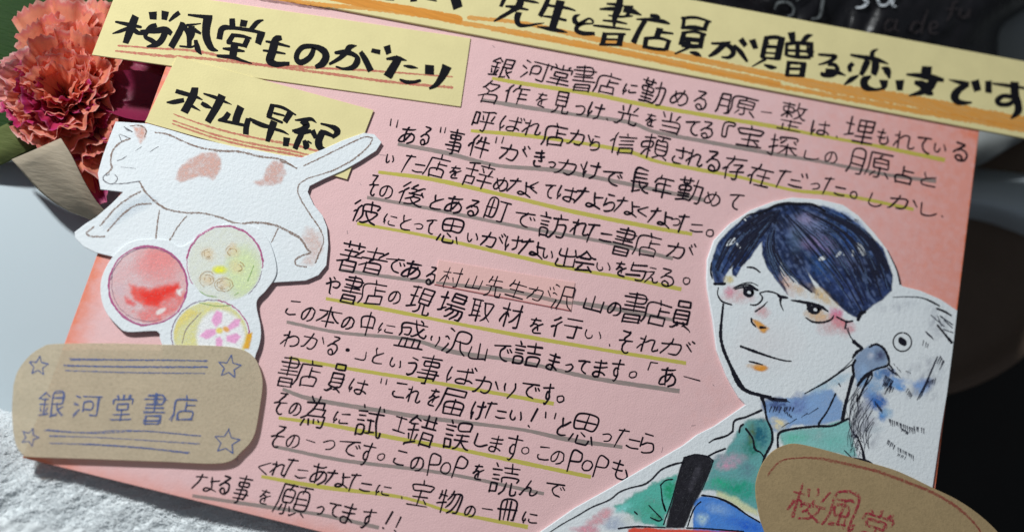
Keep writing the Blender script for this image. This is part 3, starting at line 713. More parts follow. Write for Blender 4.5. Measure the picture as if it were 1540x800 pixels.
sheet('reflection_band', [[(1400, 236, -.043), (1480, 250, -.041), (1580, 262, -.041), (1700, 280, -.045)],
                          [(1400, 262, -.035), (1480, 274, -.031), (1580, 290, -.031), (1700, 312, -.037)],
                          [(1400, 300, -.031), (1480, 306, -.027), (1580, 332, -.027), (1700, 350, -.033)],
                          [(1400, 330, -.043), (1480, 338, -.041), (1580, 372, -.041), (1700, 392, -.045)]],
      bgz, 'added rounded sheet imitating a reflection, a blurred blue grey pouch on the table just right of the card', 'sheen', 40, 30, .0006)

# ------------------------------------------------------------------ the handmade card
card = thing('handwritten_card', 'pink handwritten card with yellow title strips, cat, candies and man with glasses', 'card', P(700, 420, -.0016))
TL, TR, BR, BL = (301, -40), (1475, 178), (1372, 1021), (34, 688)
a, b = P(*BL), P(*TL)
# board: pink card with orange chalk rubbed along its edges
m = NT('pink_card')
geo = m.a('NewGeometry'); pos = geo.outputs['Position']


def edge_dist(p, q):
    A_, B_ = P(*p), P(*q); d = (B_ - A_)[:2]; d /= np.linalg.norm(d); nx, ny = -d[1], d[0]
    cc = P(700, 420)
    if (cc[0] - A_[0]) * nx + (cc[1] - A_[1]) * ny < 0: nx, ny = -nx, -ny
    v = m.a('VectorMath', operation='DOT_PRODUCT'); m.l(pos, v.inputs[0]); v.inputs[1].default_value = (nx, ny, 0)
    return m.math('SUBTRACT', v.outputs['Value'], float(A_[0] * nx + A_[1] * ny))


def chalk(dist, width, amt):
    e = m.math('DIVIDE', dist, width); e = m.math('ADD', e, m.math('MULTIPLY', m.math('SUBTRACT', m.noise(420, 4, .65), .5), .9))
    e = m.math('SUBTRACT', 1.0, e, True); return m.math('MULTIPLY', m.math('POWER', e, 1.5), amt, True)


dl, dr, db = edge_dist(BL, TL), edge_dist(TR, BR), edge_dist(BL, BR)
cs = [chalk(dl, .0062, .75), chalk(dl, .0016, .8), chalk(dr, .012, .55), chalk(dr, .065, .52), chalk(dr, .0016, .95), chalk(db, .004, .35)]
# bottom-left and top-right corners were rubbed harder
sm = m.math('ADD', dl, m.math('MULTIPLY', db, 2.6)); cs.append(chalk(sm, .022, 1.0))
A_ = P(*TR)
vv = m.a('VectorMath', operation='DISTANCE'); m.l(pos, vv.inputs[0]); vv.inputs[1].default_value = tuple(P(1476, 190)); cs.append(chalk(vv.outputs['Value'], .016, 1.0))
f = cs[0]
for c_ in cs[1:]: f = m.math('MAXIMUM', f, c_)
n1 = m.noise(2600, 4, .6); n2 = m.noise(90, 3)
base = m.mix(n2, (.78, .50, .50), (.81, .53, .53))
base = m.mix(m.math('MULTIPLY', m.math('SUBTRACT', n1, .5, True), .5), base, (.86, .60, .60))
sx = m.math('MULTIPLY', m.math('SUBTRACT', m.noise(700, 5, .7), .66, True), 3.0, True)
base = m.mix(m.math('MULTIPLY', sx, .5), base, (.55, .27, .30))
colr = m.mix(f, base, (.80, .17, .055))
pink = m.done(m.bsdf(colr, .88, .15, m.bump(m.math('ADD', n1, m.math('MULTIPLY', m.noise(300, 3), 1.2)), .00009)))
board = slab('board', [TL, TR, BR, BL], -.0014, 0, pink, card)

S_ = {'T1': (160, 0, 7.275), 'T2': (310, 10, 6.155), 'T3': (490, 50, 7.27), 'T4': (230, 120, 7.27), 'T5': (380, 130, 7.27), 'T6': (560, 0, 7),
      'T7': (740, 0, 9.06), 'T8': (890, 0, 8), 'T9': (1060, 30, 8), 'T10': (1220, 60, 8), 'T11': (1360, 80, 7.27)}
yellow = paper('yellow_paper', (.75, .66, .34), .05, 2200, .00004)
yel_edge = yellow
black = ink('black_marker', (.006, .006, .009), rough=.75, spec=.12)
pen = ink('black_pen', (.008, .005, .011), rough=.8, spec=.1)
Z_S1, Z_S2, Z_T = .00032, .00052, .0013

s2 = slab('subtitle_strip', [(178, -20), (708, 58), (693, 161), (138, 83)], 2e-5, Z_S1, yellow, card)
s3 = slab('author_strip', [(266, 85), (562, 166), (522, 270), (218, 184)], Z_S1 + .00003, Z_S2, yellow, card)
st = slab('title_strip', [(176, -160), (1760, 133), (1748, 247), (130, -57)], 2e-5, Z_T * .5, yellow, card)


def brush(parent, z, groups, name='brush_lettering'):
    R = Ribbons(z)
    for key, strokes in groups:
        for s in strokes:
            pts = conv(s, S_[key])
            if len(pts) == 2 or max(p[2] for p in pts) > 1.55 * min(p[2] for p in pts) or True:
                R.add(pts, step=1.2, cap='flat' if pts[0][2] > 5 or pts[-1][2] > 5 else 'round', jit=.12, wj=.03)
    return R.build(name, black, parent)


brush(s2, Z_S1 + 3e-5, [
 ('T1', [[(320,178,80),(270,310,90),(208,478,65)], [(105,243,25),(240,272,45),(375,300,30)], [(65,372,12),(150,345,38),(240,310,40)], [(290,320,60),(340,360,50),(410,378,25)],
  [(507,132,90),(512,218,75)], [(645,125,85),(632,222,60)], [(800,140,50),(745,180,48),(685,238,20)],
  [(550,275,45),(475,310,60),(425,400,45),(500,450,55),(570,505,50)], [(370,345,30),(500,345,55),(640,330,75),(715,375,50)], [(660,310,70),(610,430,70),(545,490,62),(440,515,18)],
  [(830,245,40),(805,340,72),(705,522,72)], [(890,165,22),(1050,185,42),(1160,195,50)], [(1110,195,100),(1090,330,90),(1100,430,85),(1150,530,65),(1222,560,12)],
  [(830,270,60),(880,340,55),(905,400,60),(905,515,50)], [(880,280,30),(1030,262,12)], [(930,290,70),(930,370,80),(905,440,60)], [(960,330,50),(1035,372,25)], [(805,508,20),(920,518,25),(960,505,20)], [(975,440,40),(1000,540,62),(1040,603,10)]]),
 ('T2', [[(240,112,52),(243,195,58)], [(352,128,68),(340,188,60)], [(530,125,12),(470,150,42),(415,215,45)], [(120,305,55),(150,205,55),(250,200,35),(400,220,35),(545,252,25)], [(510,250,72),(478,348,60)],
  [(250,265,45),(205,335,50)], [(230,265,35),(330,275,32),(420,297,18)], [(385,300,50),(350,378,50)], [(200,335,30),(360,365,30)], [(160,390,20),(250,400,40),(350,415,18)],
  [(265,340,70),(245,470,70)], [(108,458,28),(240,470,38),(330,500,25),(418,527,12)],
  [(700,290,40),(645,310,70),(612,420,78),(590,500,75),(645,535,55),(720,532,42),(772,530,35)], [(558,325,20),(650,342,30),(768,372,18)], [(532,408,20),(640,422,25),(728,437,16)],
  [(1000,385,40),(960,470,52),(880,518,55),(838,490,50),(845,430,50),(900,375,48),(1000,372,45),(1085,410,65),(1108,470,68),(1075,530,66),(1010,562,35)]]),
 ('T3', [[(332,138,12),(262,155,62),(225,205,62),(150,275,48),(45,337,30)], [(108,215,35),(220,210,60),(320,245,48),(345,300,68),(300,370,62),(200,392,32),(115,368,20)], [(378,205,50),(430,290,66),(492,415,70)],
  [(498,190,45),(595,210,52)], [(665,140,78),(688,228,60)], [(805,262,80),(740,370,90),(672,480,98)], [(670,282,25),(780,275,50),(878,300,12)], [(856,358,18),(930,370,38),(1002,382,10)],
  [(815,510,25),(880,535,42),(960,535,36),(1028,520,32)], [(1133,350,98),(1132,452,98)], [(1325,358,108),(1285,450,85),(1210,560,55),(1128,608,22)]])])
brush(s3, Z_S2 + 3e-5, [
 ('T4', [[(462,85,72),(440,170,92),(395,260,88),(340,360,88)], [(248,125,48),(350,155,50),(460,185,40),(542,222,12)], [(148,250,15),(230,245,52),(340,225,50)], [(420,285,40),(518,342,10)],
  [(558,155,20),(680,195,40),(780,240,30),(858,272,8)], [(757,170,90),(700,290,85),(597,465,75)], [(528,255,40),(580,285,52),(640,312,20)],
  [(832,362,55),(785,425,62),(722,445,35)], [(718,445,25),(860,470,35),(1000,500,35)], [(962,295,85),(920,400,85),(900,485,80)], [(1045,422,60),(1020,520,65),(1015,600,62)], [(1050,425,30),(1150,475,45),(1236,505,40)]]),
 ('T5', [[(0,385,35),(100,425,50),(190,445,40)], [(250,470,35),(330,495,30),(392,528,10)], [(218,200,55),(178,325,65)], [(200,205,30),(330,235,35),(468,312,18)], [(410,290,75),(350,392,60)], [(235,295,28),(340,320,22)],
  [(160,330,28),(320,395,28)], [(235,380,80),(200,480,75),(160,605,48)], [(465,370,15),(560,365,42),(640,360,40),(695,397,10)], [(545,370,85),(590,430,70),(530,470,50),(430,487,25)],
  [(450,490,40),(530,500,60),(640,490,40)], [(650,480,62),(690,565,50)], [(540,510,60),(500,590,65),(460,685,58)], [(372,560,75),(360,655,62)], [(560,590,40),(585,650,72),(560,682,30)], [(605,600,20),(638,622,18)],
  [(750,410,22),(830,430,35),(900,460,62),(925,500,72),(880,558,30)], [(880,545,35),(800,510,50),(735,490,40)], [(760,500,72),(720,600,82),(740,670,72),(808,690,10)]])])
brush(st, Z_T * .5 + 3e-5, [
 ('T6', [[(140,-5,20),(225,5,14)], [(435,-40,72),(435,22,72)], [(560,-10,20),(672,14,18)], [(860,-60,110),(902,92,105)]]),
 ('T7', [[(180,-40,62),(118,98,50)], [(390,-40,90),(370,75,100),(250,165,58),(130,235,52),(25,297,22)], [(190,90,30),(330,105,50),(485,138,28)], [(450,10,38),(560,30,40),(632,46,18)],
  [(365,170,88),(340,270,82),(375,345,62),(500,352,38),(610,332,30),(710,318,10)], [(770,-20,60),(720,100,72),(648,228,62)], [(740,72,40),(870,95,40),(1020,115,42),(1132,150,22)],
  [(935,12,122),(880,200,112),(820,395,100)], [(700,225,25),(850,245,40),(1002,280,38)], [(620,370,18),(800,400,62),(950,430,42),(1022,447,12)],
  [(1200,200,12),(1130,235,58),(1128,295,72),(1180,330,50),(1240,300,45),(1320,258,30),(1372,290,32),(1360,325,25),(1250,330,35),(1165,360,60),(1155,425,62),(1250,460,62),(1400,462,48)]]),
 ('T8', [[(345,-30,72),(320,100,92),(278,210,70),(265,335,22)], [(178,50,25),(330,60,42)], [(370,75,18),(490,85,25)], [(92,115,20),(200,110,45),(300,110,50)], [(380,110,82),(480,135,72),(595,187,18)],
  [(420,160,95),(450,190,35)], [(203,190,18),(330,205,30),(485,197,22)], [(138,250,22),(300,265,35),(418,290,20)], [(22,310,25),(200,330,35),(458,360,18)], [(160,395,60),(128,545,60)],
  [(140,410,32),(395,415,30)], [(358,410,70),(325,552,72)], [(130,475,28),(330,480,25)], [(100,538,32),(355,545,30)], [(700,190,40),(780,200,50),(800,230,60)],
  [(542,235,18),(700,240,45),(850,262,52),(928,287,28)], [(640,250,60),(570,370,60),(498,520,72)], [(822,340,82),(778,452,68)], [(830,390,40),(972,407,24)], [(655,455,60),(635,585,58)],
  [(640,465,38),(800,460,40),(945,500,28)], [(925,505,50),(888,610,58)], [(620,565,42),(760,590,42),(890,602,38)], [(1112,205,48),(1095,355,42)], [(1090,222,38),(1250,215,35),(1428,265,26)],
  [(1392,262,55),(1350,365,52)], [(1085,335,36),(1230,335,56),(1370,360,38)], [(1112,385,60),(1070,545,62)], [(1100,395,32),(1240,385,35),(1362,420,35)], [(1335,415,60),(1300,585,60)],
  [(1090,470,55),(1320,490,55)], [(1080,535,62),(1200,560,58),(1290,560,50)], [(1150,500,80),(1165,560,60)], [(1160,580,30),(1005,647,22)], [(1188,632,28),(1260,650,56),(1312,678,18)]]),
 ('T9', [[(85,285,28),(200,285,35),(302,270,22)], [(245,285,70),(130,390,60),(45,442,22)], [(250,290,60),(320,340,62),(342,400,62),(290,452,42),(198,450,18)], [(360,318,40),(430,390,62),(502,492,38)],
  [(430,232,72),(492,315,60)], [(568,238,82),(612,348,62)], [(742,205,60),(690,455,62)], [(720,222,48),(850,210,48),(962,240,48)], [(922,238,82),(870,475,82)], [(700,320,42),(920,330,36)],
  [(700,398,24),(900,410,28)], [(680,455,26),(880,475,38)], [(740,250,50),(752,300,50)], [(725,478,40),(572,562,16)], [(722,545,28),(790,570,58),(855,577,28)],
  [(1040,150,92),(1065,290,62)], [(1300,185,10),(1230,205,62),(1165,285,52)], [(985,280,40),(980,435,50)], [(975,295,48),(1120,280,48),(1305,300,58)], [(1282,295,52),(1272,455,72)],
  [(980,368,34),(1300,385,36)], [(980,432,32),(1120,450,46),(1272,455,48)], [(1118,280,58),(1112,440,58)], [(1235,330,30),(1235,400,30)], [(1012,495,50),(985,685,52)], [(1000,515,42),(1222,530,38)],
  [(1192,525,72),(1165,685,72)], [(1010,590,36),(1190,592,36)], [(980,668,34),(1190,678,34)]]),
 ('T10', [[(96,180,32),(220,190,40),(292,202,50),(240,250,50),(170,280,35),(92,300,18)], [(200,290,60),(290,310,50),(312,370,62),(250,420,70),(150,422,60),(112,400,38)], [(170,370,50),(300,390,60),(415,432,12)],
  [(805,112,10),(740,150,52),(730,220,62)], [(480,185,30),(620,210,50),(740,230,60),(830,255,50),(925,292,16)], [(680,250,80),(640,340,76),(598,428,52)], [(772,250,92),(770,340,92),(748,424,70)],
  [(505,282,50),(462,330,60),(470,388,42)], [(850,338,18),(910,370,92),(938,450,38)], [(560,435,28),(480,480,62),(402,538,22)], [(705,445,38),(640,490,92),(650,565,90),(760,600,40),(885,582,32)],
  [(872,485,112),(880,575,68)], [(1065,486,108),(1065,610,70)]]),
 ('T11', [[(248,145,112),(235,240,112)], [(22,235,22),(150,245,52),(300,270,72),(432,300,38)], [(330,290,82),(270,370,102),(180,430,62),(50,467,16)], [(110,320,40),(200,350,92),(260,420,92),(315,452,25)],
  [(486,292,10),(600,320,45),(705,345,60)], [(700,340,50),(600,400,72),(550,470,92),(580,530,72),(650,545,50),(740,540,16)], [(770,300,92),(802,415,82)], [(920,305,74),(920,435,72)],
  [(972,335,22),(1130,355,40),(1260,375,30),(1316,386,28)], [(1205,316,92),(1210,450,92),(1242,560,82),(1240,640,80),(1165,718,16)], [(1190,480,50),(1080,470,50),(1018,520,62),(1050,560,52),(1140,560,50),(1200,520,50)]])])

# crayon underlines on the strips
orange = ink('orange_crayon', (.84, .36, .06), .66, .22, 1500, streak=.10); redp = ink('red_pencil', (.62, .16, .13), .62, .28, 1500)
R = Ribbons(Z_T * .5 + 1.2e-5)
for k_ in range(3):
    R.add([(300, -52, 7), (440, -18, 10), (520, 0, 12), (620, 17, 13), (690, 30, 12)], step=3, wj=.15, jit=.4)
R.add([(360, -10, 5), (470, 6, 6), (560, 14, 6), (640, 25, 6), (700, 36, 7), (780, 49, 7), (860, 64, 8), (960, 83, 8), (1060, 104, 8), (1170, 126, 8)], step=3, wj=.2, jit=.4)
R.add([(705, 27, 6), (790, 36, 6), (880, 56, 8), (960, 72, 9), (1060, 92, 9), (1160, 113, 10), (1260, 134, 15), (1360, 150, 17), (1470, 172, 18), (1620, 198, 18)], step=3, wj=.15, jit=.4)
R.add([(740, 46, 3), (860, 68, 3.5), (960, 87, 4), (1060, 108, 5), (1160, 128, 6), (1260, 146, 7), (1360, 164, 8), (1470, 183, 8), (1620, 210, 8)], step=3, wj=.25, jit=.4)
R.build('crayon_underline', orange, st)
R = Ribbons(Z_S1 + 1.2e-5)
R.add([(178, 69, 3), (230, 73, 3), (300, 78, 4), (380, 96, 4), (470, 102, 4), (560, 107, 3), (680, 116, 2.5)], step=2, wj=.3, jit=.3)
R.add([(174, 77, 3), (240, 84, 4), (300, 88, 4), (400, 99, 4.5), (500, 112, 4), (590, 124, 4), (680, 132, 4)], step=2, wj=.3, jit=.3)
R.build('pencil_underline', redp, s2)
R = Ribbons(Z_S2 + 1.2e-5)
for o_ in (0, 9.5, 14.5):
    R.add([(261 - o_ * .1, 172 + o_, 2.2), (300, 186 + o_, 2.6), (340, 198 + o_, 3), (390, 209 + o_, 3.2), (440, 218 + o_, 3.5), (490, 231 + o_, 3)], step=2, wj=.35, jit=.3)
R.build('pencil_underline', redp, s3)

# small handwriting, line after line: (characters, (x, y[, width[, height]]) of each)
SMALL = set('。、っ・')


def glyph(ch):
    return [list(zip(t[0::2], t[1::2])) for t in GLYPHS[ch]]


def write_char(R, ch, x, y, w=None, h=None, pw=2.3, rng=RNG, slope=.185, lean=None, jit=.62):
    if ch == '●': R.add([(x, y, 5.5), (x + 1.5, y, 5.5)]); return
    G_ = glyph(ch); al = [p for s in G_ for p in s]
    x0, x1 = min(p[0] for p in al), max(p[0] for p in al); y0, y1 = min(p[1] for p in al), max(p[1] for p in al)
    kana = '\u3040' <= ch <= '\u30ff'; E = 27 if kana else 35
    if ch == '。': w = h = 10
    if ch == '、': w, h = 5, 7
    if ch == 'っ': E = 24
    sx = (w / max(x1 - x0, 4)) if w else E / 63; sy = (h / max(y1 - y0, 4)) if h else (E / 63 if not w or kana is False else min(max(E / 63, sx * .7), E / 63 * 1.15))
    ln0 = (2105 - x) / (y + 4955) if lean is None else lean
    if w and w > 14: hp = (h or 22) * 1.0; sx = max(w * .6, w - ln0 * hp * .5) / max(x1 - x0, 4)
    if w and not h and not kana: sy = E / 63
    if ch == '一' or ch == 'ー': sy = .5
    lean = (2105 - x) / (y + 4955) if lean is None else lean
    tilt = rng.uniform(-.09, .09); cx, cy = (x0 + x1) / 2, (y0 + y1) / 2; ww = pw * rng.uniform(.9, 1.12) * min(1, max(.74, .55 + .018 * sy * (y1 - y0)))
    ba, bb, bp_, bq = rng.uniform(-1.1, 1.1), rng.uniform(-1.1, 1.1), rng.uniform(0, 6), rng.uniform(0, 6)
    for s in G_:
        ox, oy = rng.uniform(-jit, jit), rng.uniform(-jit, jit); pts = []
        for k_, (gx_, gy_) in enumerate(s):
            u = (gx_ - cx) * sx + rng.uniform(-jit, jit) * .6 + ox; v = (gy_ - cy) * sy + rng.uniform(-jit, jit) * .6 + oy
            u += ba * math.sin(v * .16 + bp_); v += bb * math.sin(u * .15 + bq)
            u, v = u + (tilt - .05) * v, v - tilt * u * .6
            pts.append((x + u - v * lean, y + v + u * slope, ww * rng.uniform(.85, 1.15)))
        # the pen overshoots a little and leaves the paper thin
        if len(pts) > 1:
            (ax, ay, _), (bx, by, _) = pts[-2], pts[-1]; L = math.hypot(bx - ax, by - ay) or 1; e = rng.uniform(0, 1.3)
            pts[-1] = (bx + (bx - ax) / L * e, by + (by - ay) / L * e, ww * rng.uniform(.55, 1.0))
        R.add(pts, step=1.3, smooth=(kana or rng.random() < .6))


LINES = [
 [('銀',755,103,34),('河',805,107,40),('堂',843,113,34),('書',877,118,36,38),('店',913,126,36),('に',948,134,20,14),('勤',982,138,38,34),('め',1022,148,26,22),('る',1054,152,20,26),('月',1087,155,20,28),('原',1118,160,40),('一',1154,169,14),('整',1192,176,40,40),('は',1234,193,28,20),('、',1257,206),('埋',1293,197,44,34),('も',1329,206,18,22),('れ',1360,212,32,24),('て',1390,218,20,22),('い',1414,223,18,12),('る',1444,229,22,26)],
 [('名',735,139,30,32),('作',777,142,36,26),('を',815,151,14,20),('見',845,155,26,32),('つ',873,166,16,14),('け',897,167,24,22),('、',914,180),('光',944,173,34,28),('を',979,181,16,18),('当',1008,185,30,28),('て',1041,193,22,20),('る',1063,196,20,24),('『',1095,195,14,20),('宝',1128,205,38,30),('探',1178,219,44,30),('し',1220,234,22,12),('の',1250,238,18,16),('月',1287,243,24,34),('原',1321,249,38,36),('占',1360,264,26,24),('と',1397,271,22,18)],
 [('呼',727,182,34,28),('ば',770,187,34,22),('れ',801,192,28,22),('店',834,203,36,32),('か',872,208,34,22),('ら',896,216,16,22),('信',936,216,40,30),('頼',985,221,42,34),('さ',1022,234,18,24),('れ',1045,238,26,22),('る',1073,243,22,28),('存',1104,252,34,34),('在',1143,264,34,30),('だ',1191,271,44,26),('っ',1225,281,12,9),('た',1255,282,34,26),('。',1284,294),('し',1318,301,20,18),('か',1358,305,42,20),('し',1397,315,24,18),('、',1417,325)],
 [('"',592,186,10,9),('あ',613,204,24,24),('る',640,205,16,26),('"',666,195,8,7),('事',684,215,26,36),('件',721,221,34,30),('"',751,211,10,8),('が',773,230,44,24),('き',811,239,16,24),('っ',831,248,10,8),('か',858,252,42,22),('け',890,256,26,24),('で',921,268,32,20),('長',963,273,30,34),('年',997,281,30,32),('勤',1038,286,38,34),('め',1071,299,24,20),('て',1105,303,20,22)],
 [('い',586,239,10,12),('た',623,248,34,26),('店',657,250,36,32),('を',684,259,14,18),('辞',721,263,46,36),('め',753,277,22,20),('な',783,281,38,22),('く',803,283,10,16),('て',826,287,16,20),('は',853,291,30,20),('な',886,298,42,26),('ら',917,305,18,24),('な',943,311,36,24),('く',966,318,14,14),('な',993,327,34,24),('っ',1015,334,12,10),('た',1038,338,38,26),('。',1068,351)],
 [('そ',561,280,16,28),('の',582,288,20,18),('後',620,293,42,32),('と',657,305,18,20),('あ',683,308,26,24),('る',712,313,20,24),('町',748,317,36,30),('で',788,330,32,20),('訪',832,339,44,34),('れ',873,343,30,22),('た',902,352,40,26),('書',938,363,34,40),('店',974,368,38,34),('が',1024,377,42,24)],
 [('彼',550,319,42,32),('に',587,331,20,14),('と',611,335,14,20),('っ',628,341,12,8),('て',646,342,16,20),('思',678,348,36,34),('い',711,357,14,12),('が',741,361,36,22),('け',772,366,26,20),('な',801,373,38,24),('い',824,382,14,12),('出',852,387,28,28),('会',880,393,32,28),('い',907,401,20,12),('を',934,404,14,20),('与',957,408,30,26),('え',981,413,20,22),('る',1003,417,22,24),('。',1033,422)],
 [('著',527,386,38,42),('者',562,393,42,36),('で',594,399,30,20),('あ',620,407,28,26),('る',649,414,16,26),('先',744,430,26,30),('山',893,457,28,20),('の',924,465,20,18),('書',954,462,38,44),('店',988,470,40,36),('員',1025,473,32,40),('、',1037,498)],
 [('や',499,429,22,24),('書',529,435,32,40),('店',561,440,40,34),('の',593,448,18,18),('現',632,452,40,36),('場',680,460,44,38),('取',723,467,34,30),('材',769,474,34,34),('を',807,489,20,22),('行',852,493,46,30),('い',893,504,24,12),('、',916,519),('そ',940,514,22,30),('れ',976,517,32,22),('が',1018,522,50,24)],
 [('こ',440,463,18,20),('の',464,472,20,20),('本',495,476,36,28),('の',523,486,18,18),('中',553,487,22,34),('に',581,494,24,14),('盛',619,502,46,40),('り',654,513,12,14),('沢',686,515,40,34),('山',720,529,26,22),('で',756,530,28,22),('詰',793,532,44,34),('ま',832,544,18,24),('っ',854,552,11,12),('て',876,551,18,18),('ま',902,553,20,24),('す',928,558,20,32),('。',952,564),('「',981,551,10,12),('あ',1004,567,26,28),('ー',1040,569,26)],
 [('わ',437,511,28,22),('か',472,513,34,22),('る',502,520,18,26),('●',522,526),('」',543,534,14,10),('と',569,536,14,22),('い',595,546,18,12),('う',620,550,16,26),('事',646,556,36,42),('ば',694,564,44,24),('か',732,579,38,24),('り',764,587,18,22),('で',797,586,28,20),('す',824,593,18,30),('。',843,599)],
 [('書',434,558,34,44),('店',464,561,38,38),('員',507,568,28,40),('は',540,581,28,20),('"',577,573,8,7),('こ',601,587,20,20),('れ',623,593,24,22),('を',652,597,16,24),('届',679,604,40,36),('け',719,617,22,26),('た',746,618,32,24),('い',777,625,18,14),('!',801,628,6,28),('"',828,624,14,8),('と',848,641,16,26),('思',879,646,40,42),('っ',912,658,13,12),('た',944,661,38,28),('ら',974,666,22,28)],
 [('そ',422,607,22,30),('の',444,615,18,18),('為',474,619,40,44),('に',514,628,24,16),('試',556,633,44,44),('工',602,638,20,20),('錯',634,647,46,44),('誤',688,654,42,40),('し',724,662,20,18),('ま',746,667,20,24),('す',772,673,24,38),('。',790,677),('こ',817,682,18,18),('の',838,688,20,18),('P',865,694,18,30),('O',883,699,14,15),('P',904,703,18,30),('も',933,706,26,26)],
 [('そ',417,657,22,30),('の',441,663,20,18),('一',467,662,16),('つ',495,669,18,14),('で',526,674,34,20),('す',552,683,22,34),('。',573,686),('こ',602,689,18,20),('の',627,696,20,20),('P',653,699,18,30),('O',671,703,13,16),('P',692,703,18,30),('を',719,709,16,22),('読',759,720,46,44),('ん',797,733,26,22),('で',835,735,30,18)],
 [('く',396,703,18,18),('れ',419,704,26,20),('た',446,706,36,28),('あ',479,712,26,30),('な',508,719,36,24),('た',542,727,34,26),('に',577,737,22,14),('、',604,748),('宝',633,741,34,36),('物',676,754,38,34),('の',707,768,16,16),('一',733,765,14),('冊',763,767,30,28),('に',798,778,22,16)],
 [('な',310,725,38,24),('る',339,729,14,26),('事',364,736,26,40),('を',398,746,14,20),('願',440,752,52,44),('っ',480,767,10,12),('て',502,766,18,18),('ま',524,772,22,28),('す',553,779,22,28),('!',583,781,5,26),('!',598,787,4,22)]]
UNDER = [
 ('y', [(740,118),(780,125),(891,142),(959,156),(1075,176),(1160,190),(1237,205),(1324,221),(1421,241)]),
 ('g', [(726,151),(780,160),(860,172),(944,184),(986,199),(1049,211),(1160,231),(1232,243),(1334,263),(1408,273)]),
 ('y', [(708,197),(780,203),(865,214),(944,228),(988,243),(1049,255),(1114,267),(1192,286),(1245,291),(1297,299),(1374,315)]),
 ('g', [(598,217),(669,230),(747,249),(839,257),(944,277),(1059,301)]),
 ('y', [(569,259),(656,271),(780,299),(865,319),(986,343),(1041,352)]),
 ('g', [(552,297),(642,313),(780,341),(904,363),(1012,389)]),
 ('y', [(537,336),(642,355),(780,386),(865,405),(942,418),(1025,435)]),
 ('g', [(511,406),(629,422),(708,427),(780,437),(839,451),(917,463),(1012,481)]),
 ('y', [(490,449),(564,462),(669,483),(780,504),(891,523),(1032,546)]),
 ('g', [(431,484),(511,500),(616,510),(682,529),(780,543),(891,568),(1022,588)]),
 ('y', [(435,538),(537,556),(642,573),(780,597),(833,607)]),
 ('g', [(425,585),(470,600),(577,618),(642,628),(780,645),(852,660),(936,672)]),
 ('y', [(419,628),(498,639),(603,660),(669,671),(780,694),(889,717)]),
 ('g', [(413,671),(511,691),(616,704),(695,716),(818,742)]),
 ('y', [(393,716),(485,732),(603,747),(682,770),(794,792)]),
 ('g', [(289,745),(390,760),(485,774),(570,793)])]
hy = ink('yellow_highlighter', (.60, .55, .085), .76, .14, 2200, .8, streak=.15); hg = ink('grey_marker', (.31, .275, .25), .68, .20, 2200, .8, streak=.15)
for kind, pl in UNDER:
    R = Ribbons(1.0e-5)
    w = 6.0 if kind == 'y' else 6.4
    pts = [(x, y, w * RNG.uniform(.8, 1.1)) for x, y in pl]; pts[0] = (*pts[0][:2], w * .8)
    R.add(pts, step=3, cap='flat', wj=.05, jit=.15)
    R.build('highlighter_line', hy if kind == 'y' else hg, board)
for i, ln in enumerate(LINES):
    R = Ribbons(2.6e-5); rg = random.Random(100 + i); pw = 2.75 if i < 8 else 2.7
    if i == 3: pw = 2.9
    for c_ in ln: write_char(R, c_[0], c_[1], c_[2], *(c_[3:]), pw=pw, rng=rg)
    R.build('handwritten_line', pen, board)
# correction slip pasted over part of the eighth line
slip_m = paper('pink_slip', (.80, .49, .46), .03)
slip = slab('correction_slip', [(660, 391), (865, 425), (859, 468), (653, 428)], 2.8e-5, .00022, slip_m, card)
hgs = Ribbons(.00022 + 1e-5); hgs.add([(656, 425, 4), (708, 431, 6), (780, 440, 6), (839, 453, 6), (860, 456, 5)], step=3, cap='flat'); hgs.build('highlighter_line', hg, slip)
R = Ribbons(.00022 + 2.4e-5); rg = random.Random(9)
for c_ in [('村',679,417,32,28),('山',713,425,22,18),('先',744,430,26,28),('生',777,435,28,24),('が',812,441,38,22),('沢',846,448,34,34)]: write_char(R, c_[0], c_[1], c_[2], *(c_[3:]), pw=2.1, rng=rg)
R.build('handwritten_line', pen, slip)
R = Ribbons(.00022 + 1e-5)
R.add([(654, 427.5, .8), (756, 447, .9), (858, 467, .9)], step=4); R.build('red_edge_line', ink('red_edge', (.45, .08, .09)), slip)
# stray pencil specks on the pink paper
R = Ribbons(1.5e-5)
for p in [((741, 69), (744, 72)), ((1040, 640), (1046, 639)), ((542, 277), (543, 278)), ((1072, 578), (1074, 580)), ((571, 233), (580, 234)), ((522, 347), (523, 352)), ((995, 680), (997, 672)), ((676, 196), (677, 198))]:
    R.add([(*p[0], .9), (*p[1], .9)])
R.build('pencil_specks', ink('speck_grey', (.3, .22, .24), .7), board, kind='stuff')

# ------------------------------------------------------------------ cutouts glued on the card
m = NT('watercolour_paper'); n1 = m.noise(1150, 4, .6); n2 = m.noise(2600, 3, .6); hh = m.math('ADD', n1, m.math('MULTIPLY', n2, .4))
wc = m.done(m.bsdf(m.mix(m.noise(120, 3), (.74, .79, .82), (.80, .83, .85)), .9, .15, m.bump(hh, .00013)))
paint_m = paint_material('watercolour_paint', .30, 3000, .00012)
crayon_m = paint_material('coloured_pencil', .5, 2600, .00012)

